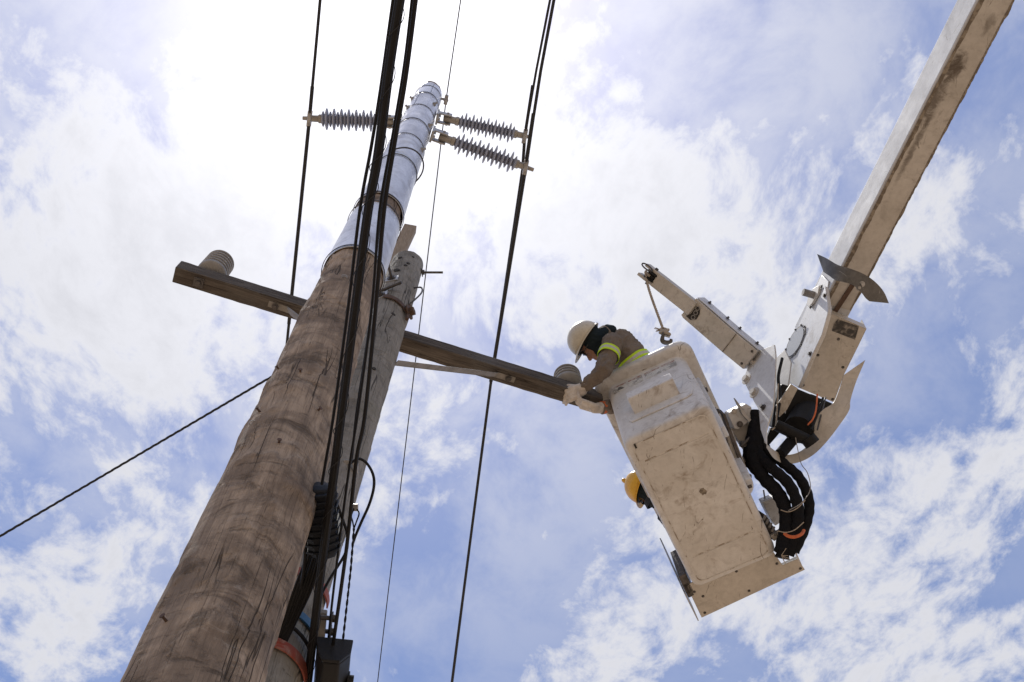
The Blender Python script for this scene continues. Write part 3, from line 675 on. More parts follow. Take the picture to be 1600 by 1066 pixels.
def strand(name, pts, r, label, cat, m, lay=.16, k=3, parent=None):
    """twisted strand: k helical wires"""
    P = []
    for a, b_ in zip(pts, pts[1:]):
        n = max(2, int((b_ - a).length / (lay / 8))); P += [a + (b_ - a) * (i / n) for i in range(n)]
    P.append(pts[-1]); mb = MB(); acc = 0
    for s_ in range(k):
        Q = []; acc = 0
        for i, c in enumerate(P):
            d = P[min(i + 1, len(P) - 1)] - P[max(i - 1, 0)]; x, y, _ = basis(d)
            if i: acc += (P[i] - P[i - 1]).length
            t = acc / lay * 2 * math.pi + s_ * 2 * math.pi / k; Q.append(c + (x * math.cos(t) + y * math.sin(t)) * r * .55)
        mb.tube(Q, r * .55, 6)
    o = mb.build(name, m, parent, org=None if parent else pts[0])
    return o if parent else tag(o, label, cat)
gA = p2c(7.55) + V((-.1, 0, 0)); gT = at(566, 505, (gA - CAM).dot(FW)); gB = at(0, 838, 6.0); gE = gB + (gB - gT).normalized() * 3.2
strand('guy_wire', [p2(7.62, math.pi, -.02), at(410, 597, 6.55), gB, gE], .0078, 'twisted steel guy wire slanting down and away from behind the tall pole', 'wire', MT['wire'])

# ------------------------------------------------------------------ telecom cables, low in front of the poles
HC = 4.32
def cab(px, h=HC): return [ath(x, y, h) for x, y in px]
def cable(px, r, label, h=HC, extA=6, extB=0, name='cable', hs=None):
    P = [ath(x, y, hs[i] if hs else h) for i, (x, y) in enumerate(px)]
    P = smooth_path(P, 6)
    if extA: P = [P[0] + (P[0] - P[1]).normalized() * extA] + P
    if extB: P = P + [P[-1] + (P[-1] - P[-2]).normalized() * extB]
    return wire(name, P, r, MT['cable'], label, 'cable', 10)
main = [(628, -20), (609, 100), (591, 240), (575, 330), (555, 480), (533, 650), (522, 740), (507, 850), (490, 990), (481, 1066)]
TB = thing('cable_bundle', ath(533, 650, HC), 'thick lashed bundle of black cables running down across both poles', 'cable')
offs = [(-3.6, 0, .0068), (0.2, .010, .0082), (3.5, 0, .0070), (-1.2, -.009, .0058), (2.2, -.008, .0055)]
for (ox, oh, r) in offs:
    P = smooth_path([ath(x + ox * (1.0 if y > 260 else 1.1), y, HC + oh) for x, y in main], 6)
    P = [P[0] + (P[0] - P[1]).normalized() * 6] + P + [P[-1] + (P[-1] - P[-2]).normalized() * 6]
    MB().tube(P, r, 10).build('cable', MT['cable'], TB)
lash = []
mp = smooth_path([ath(x, y, HC) for x, y in main], 20)
for i, c in enumerate(mp):
    d = mp[min(i + 1, len(mp) - 1)] - mp[max(i - 1, 0)]; x, y, _ = basis(d); t = i * .42; lash.append(c + (x * math.cos(t) + y * math.sin(t)) * .0175)
MB().tube(lash, .0012, 5).build('lashing_wire', MT['wire'], TB)
cable([(617, -20), (596, 130), (580, 230), (562, 330), (544, 480), (521, 650), (510, 715), (503, 757)], .0048, 'single black cable entering the top of the ribbed splice closure', HC + .04)
cable([(646, -20), (632, 100), (613, 215), (593, 330), (581, 480), (560, 640), (545, 736), (525, 890), (513, 1000), (506, 1100)], .0042, 'thinner of the two cables just beside the thick bundle', HC + .05, 6, 5)
cable([(652, -20), (634, 120), (618, 215), (600, 330), (587, 480), (570, 650), (557, 718), (541, 860), (519, 1018)], .0062, 'thicker of the two cables beside the bundle, ending in the black terminal box', HC)
cable([(650, -20), (629, 120), (611, 225), (594, 340), (578, 500), (556, 650), (551, 710), (546, 728)], .0032, 'slender drop cable fixed to the clip on the grey pole', HC + .08)
strand('drop_wire', [ath(553, 826, HC + .12), ath(548, 890, HC + .1), ath(534, 1017, HC + .02)], .0042, 'twisted drop wire hanging into the black terminal box', 'cable', MT['cable'], .06, 2)
lo = smooth_path([ath(x, y, HC + .14) for x, y in ((546, 725), (560, 717), (573, 724), (583, 742), (584, 762), (577, 788), (565, 815), (556, 836), (551, 850))], 6)
wire('drop_loop', lo, .0048, MT['cable'], 'looped black drop cable bulging out past the grey pole edge', 'cable')
dg_ = smooth_path([ath(x, y, HC + .10) for x, y in ((522, 776), (534, 808), (542, 832), (543, 850), (538, 868), (515, 905), (500, 933))], 6)
wire('drop_loop', dg_, .0050, MT['cable'], 'short slanting jumper cable crossing behind the paired cables', 'cable')
def on_old(px, py, off=.004):
    r = ray(px, py); z = 2.5
    while z < 7:
        q = CAM + r * z; c = p2c(q.z)
        if (V((q.x, q.y)) - V((c.x, c.y))).length < p2r(q.z) + off: return q
        z += .004
    return at(px, py, 4.6)
# drop clip
c = on_old(545, 722, .012); T = thing('drop_clip', c, 'small bright metal clip fastened to the grey pole by the drop cables', 'clip')
b = MB(); b.box(c, RT * .022, UP * .010, FW * .006); b.box(c + RT * .030 - UP * .026, RT * .012, UP * .026, FW * .006); b.build('plate', MT['galv'], T, bevel=.002)
MB().tube(smooth_path([c + RT * .03 - UP * .05, c + RT * .035 - UP * .12, c + RT * .02 - UP * .2], 5), .002, 6).build('tail_wire', MT['galv'], T)
c = ath(555, 793, HC + .14); T = thing('wire_grip', c, 'tiny metal wedge grip holding the twisted drop wire', 'clip')
b = MB(); b.box(c, RT * .010, UP * .012, FW * .006); b.build('wedge', MT['galv'], T, bevel=.002)
for px in (((553, 795), (549, 806), (551, 815), (553, 826)), ((558, 796), (561, 803), (557, 815), (553, 826))):
    MB().tube(smooth_path([ath(x, y, HC + .13) for x, y in px], 5), .0026, 6).build('bail_wire', MT['cable'], T)

# ribbed splice closure between the poles
cT = ath(499, 756, HC + .11); cB = ath(508, 870, HC + .06); cd = (cB - cT); cl_len = cd.length; cd = cd.normalized(); sx_, sy_, _ = basis(cd)
sx_ = (RT - cd * RT.dot(cd)).normalized(); sy_ = cd.cross(sx_)
T = thing('splice_closure', (cT + cB) / 2, 'dark ribbed splice closure wedged between the two poles behind the bundle', 'splice closure')
def hexa(c, w, d_): return [c + sx_ * (w * x) + sy_ * (d_ * y) for x, y in ((-1, -.35), (-.55, -1), (.55, -1), (1, -.35), (1, .6), (.5, 1), (-.5, 1), (-1, .6))]
b = MB(); rings = []
prof = [(0, .022, .020), (.012, .040, .036), (.04, .046, .042), (cl_len * .55, .050, .048), (cl_len * .86, .047, .046), (cl_len * .97, .038, .036), (cl_len, .02, .02)]
vs = []; fs = []
for (t, w, d_) in prof: vs += hexa(cT + cd * t, w, d_)
for i in range(len(prof) - 1):
    for k in range(8): k2 = (k + 1) % 8; fs.append((i * 8 + k, i * 8 + k2, i * 8 + 8 + k2, i * 8 + 8 + k))
fs += [tuple(range(8))[::-1], tuple(range((len(prof) - 1) * 8, len(prof) * 8))]
MB().add(vs, fs).build('shell', MT['closure'], T, bevel=.004)
for k in range(9):
    t = cl_len * (.10 + .095 * k); w = .051 + .003 * math.sin(k / 8 * 3.14)
    q = hexa(cT + cd * t, w + .004, w); q2 = hexa(cT + cd * (t + .009), w + .004, w)
    q = [v - cd * (.012 * (1 - abs((i % 8) - 2) / 4)) for i, v in enumerate(q)]; q2 = [v - cd * (.012 * (1 - abs((i % 8) - 2) / 4)) for i, v in enumerate(q2)]
    MB().add(q + q2, [tuple(range(8))[::-1], tuple(range(8, 16))] + [(i, (i + 1) % 8, (i + 1) % 8 + 8, i + 8) for i in range(8)]).build('rib', MT['closure'], T, bevel=.002)
for k in range(7):
    ox = -14 + k * 4.5
    pts = smooth_path([ath(500 + ox * .8, 838 + random.uniform(-6, 6), HC + .06), ath(488 + ox * .9, 880, HC + .08 - k * .006), ath(472 + ox, 925, HC + .05), ath(452 + ox * .8, 972, HC + .03 + k * .004), ath(436 + ox * .6, 1010, HC)], 6)
    MB().tube(pts, .0060 if k % 2 else .0045, 8).build('tail_cable', MT['cable'], T)
MB().tube(smooth_path([ath(x, y, HC + .05) for x, y in ((494, 842), (482, 826), (478, 842), (476, 880), (470, 920))], 6), .006, 8).build('tail_cable', MT['cable'], T)

# black terminal box at the bottom edge
bc = ath(520, 1052, HC - .03); T = thing('terminal_box', bc, 'black chamfered terminal box hanging beside the cable bundle', 'terminal box')
bd_ = (ath(513, 1090, HC - .03) - ath(519, 1016, HC - .03)).normalized(); bx_ = bd_.cross(V((0, 0, 1))).normalized()
if bx_.x < 0: bx_ = -bx_
bz_ = bx_.cross(bd_)
if bz_.z < 0: bz_ = -bz_
poly = [(-.060, .05), (-.045, -.015), (-.025, -.055), (.030, -.055), (.060, -.01), (.060, .05)]
f0 = ath(519, 1019, HC - .02)
MB().prism([f0 + bx_ * x + bz_ * z for x, z in poly], bd_ * .34).build('body', MT['blackbox'], T, bevel=.006)
MB().prism([f0 - bd_ * .004 + bx_ * x * 1.06 + bz_ * z * 1.06 for x, z in poly], -bd_ * .012).build('end_cap', MT['blackbox'], T, bevel=.003)
MB().bolt(f0 + bx_ * .06 + bd_ * .11, bx_, .016, .02).build('latch', MT['blackbox'], T)
# bracket on the old pole beside the box
T = thing('pole_bracket', ath(504, 985, HC + .1), 'narrow bolted metal bracket standing behind the cables above the terminal box', 'bracket')
b = MB(); b0 = ath(506, 955, HC + .10); b1 = ath(500, 1016, HC + .02); bdv = (b1 - b0).normalized(); b.box((b0 + b1) / 2, bdv * ((b1 - b0).length / 2), bx_ * .012, bz_ * .010); b.build('bar', MT['bracesteel'], T, bevel=.003)
for y, s_ in ((965, 1), (986, 1), (1000, 1)):
    c = ath(505 - (y - 960) * .1, y, HC + .07); MB().tube([c - bx_ * .03, c + bx_ * .04], .008, 8).bolt(c + bx_ * .03, bx_, .014, .014).build('bolt', MT['darksteel'], T)

# ------------------------------------------------------------------ aerial lift: bucket
BP = V((.950, 2.977, 7.222)); BM = (Matrix.Rotation(-.412, 3, 'Z') @ Matrix.Rotation(-.044, 3, 'X') @ Matrix.Rotation(-.032, 3, 'Y'))
BW, BLn, BH = .61, 1.239, .995
def bk(x, y, z): return BP + BM @ V((x, y, z))
bX, bY, bZ = BM @ V((1, 0, 0)), BM @ V((0, 1, 0)), BM @ V((0, 0, 1))
LIFT = thing('aerial_lift', (5.6, -6.6, 0), 'white aerial lift boom with jib and scuffed two-person bucket', 'aerial lift')
def rrect(x0, x1, y0, y1, r, z, n=6):
    o = []
    for (cx, cy, a0) in ((x1 - r, y1 - r, 0), (x0 + r, y1 - r, 90), (x0 + r, y0 + r, 180), (x1 - r, y0 + r, 270)):
        for k in range(n + 1): a = R_(a0 + 90 * k / n); o.append(bk(cx + r * math.cos(a), cy + r * math.sin(a), z))
    return o
def loft(rings, close=False):
    n = len(rings[0]); vs = [v for r in rings for v in r]; fs = []
    for i in range(len(rings) - 1):
        for k in range(n): k2 = (k + 1) % n; fs.append((i * n + k, i * n + k2, (i + 1) * n + k2, (i + 1) * n + k))
    fs.append(tuple(range(n))[::-1])
    if close: fs.append(tuple(range((len(rings) - 1) * n, len(rings) * n)))
    return vs, fs
h2 = BW / 2
def ring(o, z, r): return rrect(-h2 - o, h2 + o, -o, BLn + o, r, z)
rings = [ring(-.055, -.004, .05), ring(-.045, 0, .055), ring(-.018, .006, .06), ring(-.005, .020, .065), ring(0, .045, .07), ring(.001, .40, .075), ring(.001, .80, .08), ring(.001, .895, .08),
         ring(.006, .904, .08), ring(.040, .908, .10), ring(.068, .914, .11), ring(.078, .930, .11), ring(.080, .97, .11), ring(.066, .990, .11), ring(.045, .996, .10), ring(.005, .992, .08), ring(-.005, .98, .075),
         ring(-.012, .5, .07), ring(-.02, .03, .06)]
vs, fs = loft(rings); n = len(rings[0]); fs.append(tuple(range((len(rings) - 1) * n, len(rings) * n)))
bucket = MB().add(vs, fs).build('bucket', MT['bucket'], LIFT, angle=50)
bucket['label'] = 'scuffed white two-person bucket with tan underside'
# moulded ribs under the floor, a patch, drain dents
for y in (.20, 1.00):
    MB().box(bk(.0, y, -.004), bX * .225, bY * .008, bZ * .004).build('floor_rib', MT['bucket'], bucket, bevel=.003)
    MB().box(bk(.0, y - .014, -.003), bX * .222, bY * .005, bZ * .002).build('floor_groove', MT['floorseam'], bucket)
ptch = [bk(.03 + .022 * math.cos(k * .5236) * (1 + .3 * math.sin(k * 2.1)), .56 + .026 * math.sin(k * .5236) * (1 + .25 * math.cos(k * 3.3)), -.004) for k in range(12)]
MB().prism(ptch, -bZ * .0025).build('patch', MT['seam'], bucket)
MB().box(bk(-.235, .06, -.005), bX * .006, bY * .016, bZ * .003).build('drain_slot', MT['hole'], bucket)
gA_ = rrect(-h2 + .045, h2 - .045, .045, BLn - .045, .05, -.0045, 10); gB_ = rrect(-h2 + .052, h2 - .052, .052, BLn - .052, .045, -.0045, 10)
MB().strip(gA_ + [gA_[0]], gB_ + [gB_[0]], -bZ * .0012).build('floor_seam', MT['floorseam'], bucket)
# step box moulded on the end face
fo = lambda z: -.0 - (.008 + (z - .4) * .02)      # end face y at height z
yb = .002
MB().prism([bk(x, yb, z) for x, z in ((-.20, .20), (-.215, .24), (-.215, .34), (-.19, .36), (.19, .36), (.235, .52), (.26, .50), (.26, .30), (.235, .22), (.20, .20))], -bY * .012).build('step_backing', MT['bucket'], bucket, bevel=.008)
st = MB(); q = [(-.165, yb - .010), (.165, yb - .010)]
vs = [bk(-.165, -.0, .285), bk(.165, -.0, .285), bk(.165, -.115, .325), bk(-.165, -.115, .325), bk(-.165, -.0, .43), bk(.165, -.0, .43), bk(.163, -.118, .42), bk(-.163, -.118, .42)]
st.add(vs, [(0, 3, 2, 1), (4, 5, 6, 7), (0, 1, 5, 4), (3, 7, 6, 2), (0, 4, 7, 3), (1, 2, 6, 5)]).build('step', MT['bucket'], bucket, bevel=.007)
# worn warning decals under the lip of the end face
for k, (x0, x1, w_) in enumerate(((-.255, -.145, 1), (-.135, -.025, 0), (-.005, .115, 0), (.125, .235, 0))):
    z0, z1 = .75, .855; yy = -.0015
    d_ = MB().prism([bk(x0, yy, z0), bk(x1, yy, z0), bk(x1, yy - .002, z1), bk(x0, yy - .002, z1)], -bY * .0015).build('decal', MT['decal'], bucket)
    MB().prism([bk(x0 + .004, yy - .0018, z1 - .028), bk(x1 - .004, yy - .0018, z1 - .028), bk(x1 - .004, yy - .002, z1 - .006), bk(x0 + .004, yy - .002, z1 - .006)], -bY * .0018).build('decal_header', MT['decalred'], bucket)
    if w_: MB().prism([bk(x0 + .03, yy - .0018, z0 + .02), bk(x0 + .085, yy - .0018, z0 + .02), bk(x0 + .065, yy - .0018, z0 + .06), bk(x0 + .045, yy - .0018, z0 + .065)], -bY * .0018).build('decal_mark', MT['decalblack'], bucket)
# mounting rib with two bolts on the long side by the boom
xr = h2 - .002
mp_ = [(.17, .78), (.21, .88), (.30, .88), (.34, .20), (.31, .07), (.25, .12)]
rib = MB().prism([bk(xr + .0, y, z) for y, z in mp_], bX * .035).build('side_rib', MT['paint'], bucket, bevel=.008)
for y, z in ((.25, .72), (.28, .40)): MB().bolt(bk(xr + .036, y, z), bX, .020, .016).build('bolt', MT['darksteel'], bucket)
rib2 = MB().prism([bk(xr, y, z) for y, z in ((.62, .80), (.72, .80), (.72, .10), (.66, .06), (.62, .12))], bX * .05).build('side_rib', MT['paint'], bucket, bevel=.01)
MB().bolt(bk(xr + .05, .67, .35), bX, .022, .02).build('bolt', MT['darksteel'], bucket)
MB().ellipsoid(bk(-.02, -.02, 1.03), bX * .03, bY * .02, bZ * .018).build('harness_clip', MT['rubber'], bucket)

# valve tray at the far end of the bucket
tray = MB().prism([bk(x, y, .06) for x, y in ((-.35, BLn - .02), (.25, BLn - .10), (.27, BLn - .08), (.30, BLn + .13), (.41, BLn + .13), (.425, BLn + .235), (-.355, BLn + .27))], bZ * .008).build('valve_tray', MT['shadepaint'], LIFT, bevel=.003)
MB().prism([bk(x, BLn + y, z) for x, y, z in ((-.35, .262, .068), (.42, .228, .068), (.42, .228, .22), (-.35, .262, .22))], -bY * .006).build('back_wall', MT['shadepaint'], tray)
MB().prism([bk(.42, BLn + y, z) for y, z in ((-.02, .068), (.222, .068), (.222, .20), (-.02, .20))], -bX * .006).build('side_wall', MT['shadepaint'], tray)
for x, y in ((-.32, .05), (-.28, .11), (-.32, .24), (.02, .215), (.40, .21), (.0, .03), (.27, .10)): MB().bolt(bk(x, BLn + y, .0595), -bZ, .006, .006).build('bolt', MT['darksteel'], tray)
MB().prism([bk(-.385 - .05 * z, y, z) for y, z in ((BLn + .26, .03), (BLn + .03, .05), (BLn - .06, .25), (BLn - .12, .58), (BLn - .08, .60), (BLn + .27, .25))], bX * .008).build('side_fin', MT['galv'], tray, bevel=.002)
b = MB(); b.box(bk(-.345, BLn - .03, .22), bX * .028, bY * .08, bZ * .16); b.box(bk(-.35, BLn + .02, .10), bX * .025, bY * .06, bZ * .04); b.build('valve_block', MT['darksteel'], tray, bevel=.006)
for z in (.10, .2, .32): MB().tube([bk(-.33, BLn - .09, z), bk(-.36, BLn - .10, z)], .012, 8).build('fitting', MT['galv'], tray)

# ------------------------------------------------------------------ boom
QP = V((2.46, 2.31, 8.45)); bd = V((.314, -.94, -.136)).normalized(); bs = V((.946, .32, -.04)); bs = (bs - bd * bs.dot(bd)).normalized(); bu = bs.cross(bd)
if bu.z < 0: bu = -bu
BWd, BHt = .230, .290
def bo(t, s, u): return QP + bd * t + bs * s + bu * u       # boom frame: along (towards the truck), across, up
b = MB(); ring_ = []
def bring(t, k=1.0):
    r = .012; o = []
    for (cs, cu, a0) in ((BWd - r, BHt - r, 0), (r, BHt - r, 90), (r, r, 180), (BWd - r, r, 270)):
        for i in range(4): a = R_(a0 + 30 * i); o.append(bo(t, cs + r * math.cos(a), cu + r * math.sin(a)))
    return o
vs, fs = loft([bring(t) for t in (-.80, -.4, 0, 1, 2, 3, 4, 5, 6, 7, 8)], True)
boom = MB().add(vs, fs).build('boom_tube', MT['boomwhite'], LIFT, angle=8)
MB().prism([bo(-.42, .012, -.002), bo(8.0, .012, -.002), bo(8.0, BWd - .010, -.002), bo(-.42, BWd - .010, -.002)], -bu * .004).build('belly_shade', MT['boomshade'], boom)  # thin sheet carrying the shaded underside colour of the boom
def stain(M, pts):
    t = M.node_tree; h = NG(t); b_ = next(n for n in t.nodes if n.type == 'BSDF_PRINCIPLED'); oc = next(n for n in t.nodes if n.type == 'TEX_COORD').outputs['Object']
    c = b_.inputs['Base Color'].links[0].from_socket
    nz = h.noise(oc, 11, 8, .72, 1.0); ns = h.noise(h.mapping(oc, (1, 1, 1), (0, 0, math.atan2(bd.x, -bd.y))), 26, 6, .7, .4)
    for (P, ln, wd, amt) in pts:
        v = h.vmath('SUBTRACT', oc, tuple(P - ORG[LIFT])); al = h.math('DIVIDE', h.vmath('DOT_PRODUCT', v, tuple(bd), out=1), ln); ac = h.math('DIVIDE', h.vmath('DOT_PRODUCT', v, tuple(bs), out=1), wd)
        r2 = h.math('ADD', h.math('MULTIPLY', al, al), h.math('MULTIPLY', ac, ac))
        f = h.smap(h.math('SUBTRACT', h.math('ADD', h.math('MULTIPLY', nz, 1.3), h.math('MULTIPLY', ns, .5)), h.math('MULTIPLY', r2, .75)), .42, .95, 0, amt)
        c = h.mix(f, c, (.085, .066, .050))
    h.put(b_.inputs['Base Color'], c)
bpl = lambda px, py: onp(px, py, QP, -bu)
stain(MT['boomshade'], [(bpl(1492, 105), .16, .10, .95), (bpl(1462, 150), .34, .09, .8), (bpl(1425, 235), .40, .035, .7), (bpl(1545, 40), .12, .05, .5)])
for s_, w_ in ((.026, .013), (BWd - .012, .007)):
    sm_ = MB(); A = []; B = []
    for i in range(500):
        t = -.42 + 8.4 * i / 499; j = noise.noise(V((t * 9, s_ * 50, 0))) * .010 + noise.noise(V((t * 40, s_ * 50, 3))) * .005
        A.append(bo(t, s_ - w_ - j * .2, -.005)); B.append(bo(t, s_ + w_ + j, -.005))
    sm_.strip(A, B, -bu * .004).build('seam_strip', MT['seam'], boom)
MB().prism([bo(-.50, .09, -.010), bo(-.12, .13, -.010), bo(-.12, .165, -.010), bo(-.50, .125, -.010)], -bu * .006).build('dark_strap', MT['rust'], boom)
# rounded wear stain patch of grime comes from the material

# out of frame: elbow, lower boom and pedestal carrying it all
el = bo(7.7, BWd / 2, BHt / 2); base = V((5.6, -6.6, 0))
ld = (V((5.6, -6.6, 2.4)) - (el + bs * .35)); x, y, z_ = basis(ld)
MB().box((el + bs * .35 + V((5.6, -6.6, 2.4))) / 2, x * .13, y * .15, z_ * (ld.length / 2)).build('lower_boom', MT['paint'], LIFT, bevel=.02)
MB().tube([el - bs * .2, el + bs * .55], .12, 16).build('elbow_pin', MT['darksteel'], LIFT)
MB().lathe(base, V((0, 0, 1)), [(.6, 0), (.6, .9), (.35, 1.0), (.32, 2.3), (.2, 2.5)], 24).build('pedestal', MT['paint'], LIFT)

# scuffed steel skid sheet across the belly
ua = [(1277, 397), (1292, 404), (1309, 414), (1329, 420), (1351, 429), (1368, 441), (1381, 456), (1389, 474)]
la = [(1287, 425), (1296, 431), (1306, 438), (1319, 441), (1334, 446), (1346, 457), (1353, 466), (1359, 471)]
za = [7.28, 7.16, 7.06, 7.02, 7.02, 7.03, 7.07, 7.12]
A = smooth_path([at(x, y, z - .02) for (x, y), z in zip(ua, za)], 4); B = smooth_path([at(x, y, z - .05) for (x, y), z in zip(la, za)], 4)
skid = MB().strip(A, B, FW * .006).build('skid_plate', MT['skid'], LIFT)
for x, y in ((1347, 444), (1342, 450)): MB().bolt(at(x, y, 6.985), -FW, .012, .012).build('bolt', MT['galv'], skid)

# side plates of the boom tip (on the face turned to the bucket)
nS = -bs
def sp(px, off=.0): return onp(px[0], px[1], QP + nS * off, nS)
pl = MB().prism([sp(q, .042) for q in ((1289, 447), (1294, 481), (1293, 491), (1284, 523), (1267, 559), (1247, 606), (1231, 596), (1238, 576), (1251, 545), (1266, 508), (1276, 480))], -nS * .030)
plate = pl.build('side_plate', MT['paint'], LIFT, bevel=.005)
# boom tip shell running down to the knuckle
tip = MB().prism([sp(q, .003) for q in ((1285, 430), (1248, 512), (1224, 560), (1220, 592), (1213, 634), (1222, 640), (1236, 602), (1262, 545), (1290, 480), (1296, 440))], nS * .008).build('tip_plate', MT['paint'], LIFT, bevel=.003)
wn = []
for k in range(20):
    a = k * math.pi / 10; cx, cy = 1243.5, 534.5; lx, ly = -.44, .90
    wn.append(sp((cx + lx * 25 * math.sin(a) + ly * 8.5 * math.cos(a), cy + ly * 25 * math.sin(a) - lx * 8.5 * math.cos(a)), .012))
rim_ = [q + (q - sum(wn, V()) / 20) * .16 for q in wn]
wc = MB().prism(rim_, nS * .005).build('inspection_rim', MT['darksteel'], tip); MB().prism([q + nS * .004 for q in wn], nS * .004).build('inspection_cover', MT['glasscover'], tip)
for k in range(0, 20, 2): MB().bolt(rim_[k] + nS * .005, nS, .006, .008).build('bolt', MT['darksteel'], tip)
pp = [sp((x, y), .014) for x, y in ((1284, 447), (1282, 459), (1272, 476), (1267, 481), (1264, 477), (1266, 465), (1274, 452), (1280, 448))]
pv = MB().prism(pp, nS * .02).build('pivot_boss', MT['shadepaint'], LIFT, bevel=.004)
MB().tube([sp((1274, 462), .02), sp((1274, 462), .02) + nS * .10], .028, 18).build('pivot_pin', MT['bracesteel'], pv, bevel=.003)
for q in ((1284, 448), (1267, 480)): MB().bolt(sp(q, .03), nS, .01, .012).build('bolt', MT['darksteel'], pv)
for q in ((1266, 553), (1289, 462)): MB().bolt(sp(q, .043), nS, .012, .016).build('bolt', MT['darksteel'], plate)
b = MB(); b.prism([sp(q, .02) for q in ((1291, 489), (1296, 487), (1256, 590), (1250, 604), (1248, 600))], bs * .006).build('rusty_edge', MT['rust'], plate)

# cover under the boom tip, underside shade tinted into its paint
nB = -bu
def un(px, off): return onp(px[0], px[1], QP + nB * off, nB)
cq = [un(q, .10) for q in ((1299, 490), (1354, 514), (1341, 541), (1319, 585), (1303, 629), (1250, 607), (1268, 560))]
cover = MB().prism(cq, bu * .005).build('tip_cover', MT['shadepaint'], LIFT, bevel=.002)
MB().strip([cq[1], cq[2], cq[3], cq[4]], [v + bu * .14 for v in (cq[1], cq[2], cq[3], cq[4])], -bs * .004).build('cover_side', MT['shadepaint'], cover)
MB().strip([cq[0], cq[6], cq[5]], [v + bu * .10 for v in (cq[0], cq[6], cq[5])], bs * .004).build('cover_side', MT['shadepaint'], cover)
MB().strip([cq[0], cq[1]], [v + bu * .07 for v in (cq[0], cq[1])], bd * -.004).build('cover_end', MT['shadepaint'], cover)
npq = [un(q, .1015) for q in ((1309, 499), (1342, 510), (1336, 531), (1300, 517), (1303, 506))]
MB().prism(npq, nB * .003).build('nameplate', MT['nameplate'], cover, bevel=.001)
for q in ((1278, 555), (1317, 574), (1301, 624), (1255, 602), (1310, 530)): MB().bolt(un(q, .100), nB, .007, .007).build('bolt', MT['darksteel'], cover)

# knuckle: white bent plate
nK = V((-.8, -.6, 0)).normalized(); KP = at(1190, 610, 7.0)
def kp(px, off=0): return onp(px[0], px[1], KP + nK * off, nK)
kq = [(1210, 539), (1212, 555), (1211, 587), (1208, 634), (1201, 660), (1197, 673), (1197, 694), (1194, 689), (1188, 671), (1185, 640), (1179, 630), (1162, 596), (1164, 585), (1175, 556), (1182, 549), (1200, 542)]
kpl = MB().prism([kp(q) for q in kq], -nK * .012).build('knuckle_plate', MT['paint'], LIFT, bevel=.004)
kpl['label'] = 'white bent plate at the boom tip knuckle'
A = smooth_path([kp(q) for q in ((1210, 539), (1212, 555), (1211, 587), (1208, 634), (1201, 660), (1197, 673), (1197, 694))], 4)
MB().strip(A, [q + FW * .10 + RT * .012 for q in A], -nK * .008).build('flange', MT['shadepaint'], kpl)
for q in ((1167, 593), (1179, 614), (1193, 637), (1177, 567)):
    MB().bolt(kp(q), nK, .026 if q[1] > 580 and q[1] < 630 else .014, .028).build('bolt', MT['shadepaint'] if q[1] < 630 else MT['darksteel'], kpl)
# second cheek behind
MB().prism([kp((x + 30, y + 6), -.30) for x, y in ((1196, 540), (1206, 560), (1196, 640), (1170, 600), (1180, 556))], -nK * .012).build('knuckle_cheek', MT['shadepaint'], LIFT, bevel=.004)

# curved guard sweeping round under the knuckle
og = [(1352, 563), (1338, 596), (1329, 625), (1327, 641), (1312, 664), (1292, 690), (1272, 710), (1250, 722), (1228, 725), (1210, 717), (1198, 700)]
ig = [(1319, 586), (1311, 610), (1302, 630), (1287, 640), (1274, 655), (1272, 676), (1264, 694), (1250, 706), (1230, 711), (1212, 705), (1198, 694)]
zo = [7.02, 7.02, 7.00, 6.99, 6.97, 6.95, 6.92, 6.88, 6.82, 6.72, 6.58]; zi = [7.05, 7.05, 7.04, 7.03, 7.02, 7.00, 6.98, 6.94, 6.88, 6.78, 6.62]
A = smooth_path([at(x, y, z) for (x, y), z in zip(og, zo)], 4); B = smooth_path([at(x, y, z) for (x, y), z in zip(ig, zi)], 4)
guard = MB().strip(A, B, FW * .008).build('curved_guard', MT['shadepaint'], LIFT, angle=50)
guard['label'] = 'shade-tinted curved guard hooked under the boom tip'

# hydraulic cylinder, blackened for shade, and dark fillers for the knuckle cavity
def bar(name, a, za_, b_, zb, r, m, n=18, parent=None): return MB().tube([at(*a, za_), at(*b_, zb)], r, n).build(name, m, parent or LIFT)
cyl = bar('tilt_cylinder', (1265, 636), 7.36, (1247, 672), 7.02, .105, MT['rubber'])
bar('cross_tube', (1212, 664), 6.92, (1266, 690), 6.86, .040, MT['rubber'])
bar('end_cap', (1262, 684), 6.86, (1270, 694), 6.85, .055, MT['rubber'])
bar('rod', (1290, 621), 7.15, (1277, 672), 6.92, .006, MT['darksteel'], 10)
bar('hydraulic_line', (1286, 622), 7.12, (1268, 672), 6.9, .009, MT['rubber'], 10)
MB().tube(smooth_path([at(1277, 616, 7.1), at(1275, 640, 7.0), at(1270, 655, 6.95), at(1262, 664, 6.93)], 5), .006, 10).build('orange_line', MT['orange'], LIFT)
MB().tube(smooth_path([at(1216, 600, 7.15), at(1214, 640, 7.0), at(1212, 665, 6.9), at(1206, 672, 6.88)], 5), .005, 8).build('wiring', MT['rope'], LIFT)
MB().tube(smooth_path([at(1222, 560, 7.3), at(1216, 590, 7.2), at(1219, 620, 7.1), at(1214, 650, 6.98)], 5), .012, 10).build('wiring', MT['rubber'], LIFT)
b = MB(); b.prism([at(x, y, 7.22) for x, y in ((1222, 600), (1240, 605), (1252, 610), (1302, 631), (1288, 662), (1268, 684), (1240, 678), (1206, 668), (1211, 630))], FW * .10); b.build('cavity_shade', MT['rubber'], LIFT, bevel=.01)  # black filler standing in for the shade of the cavity
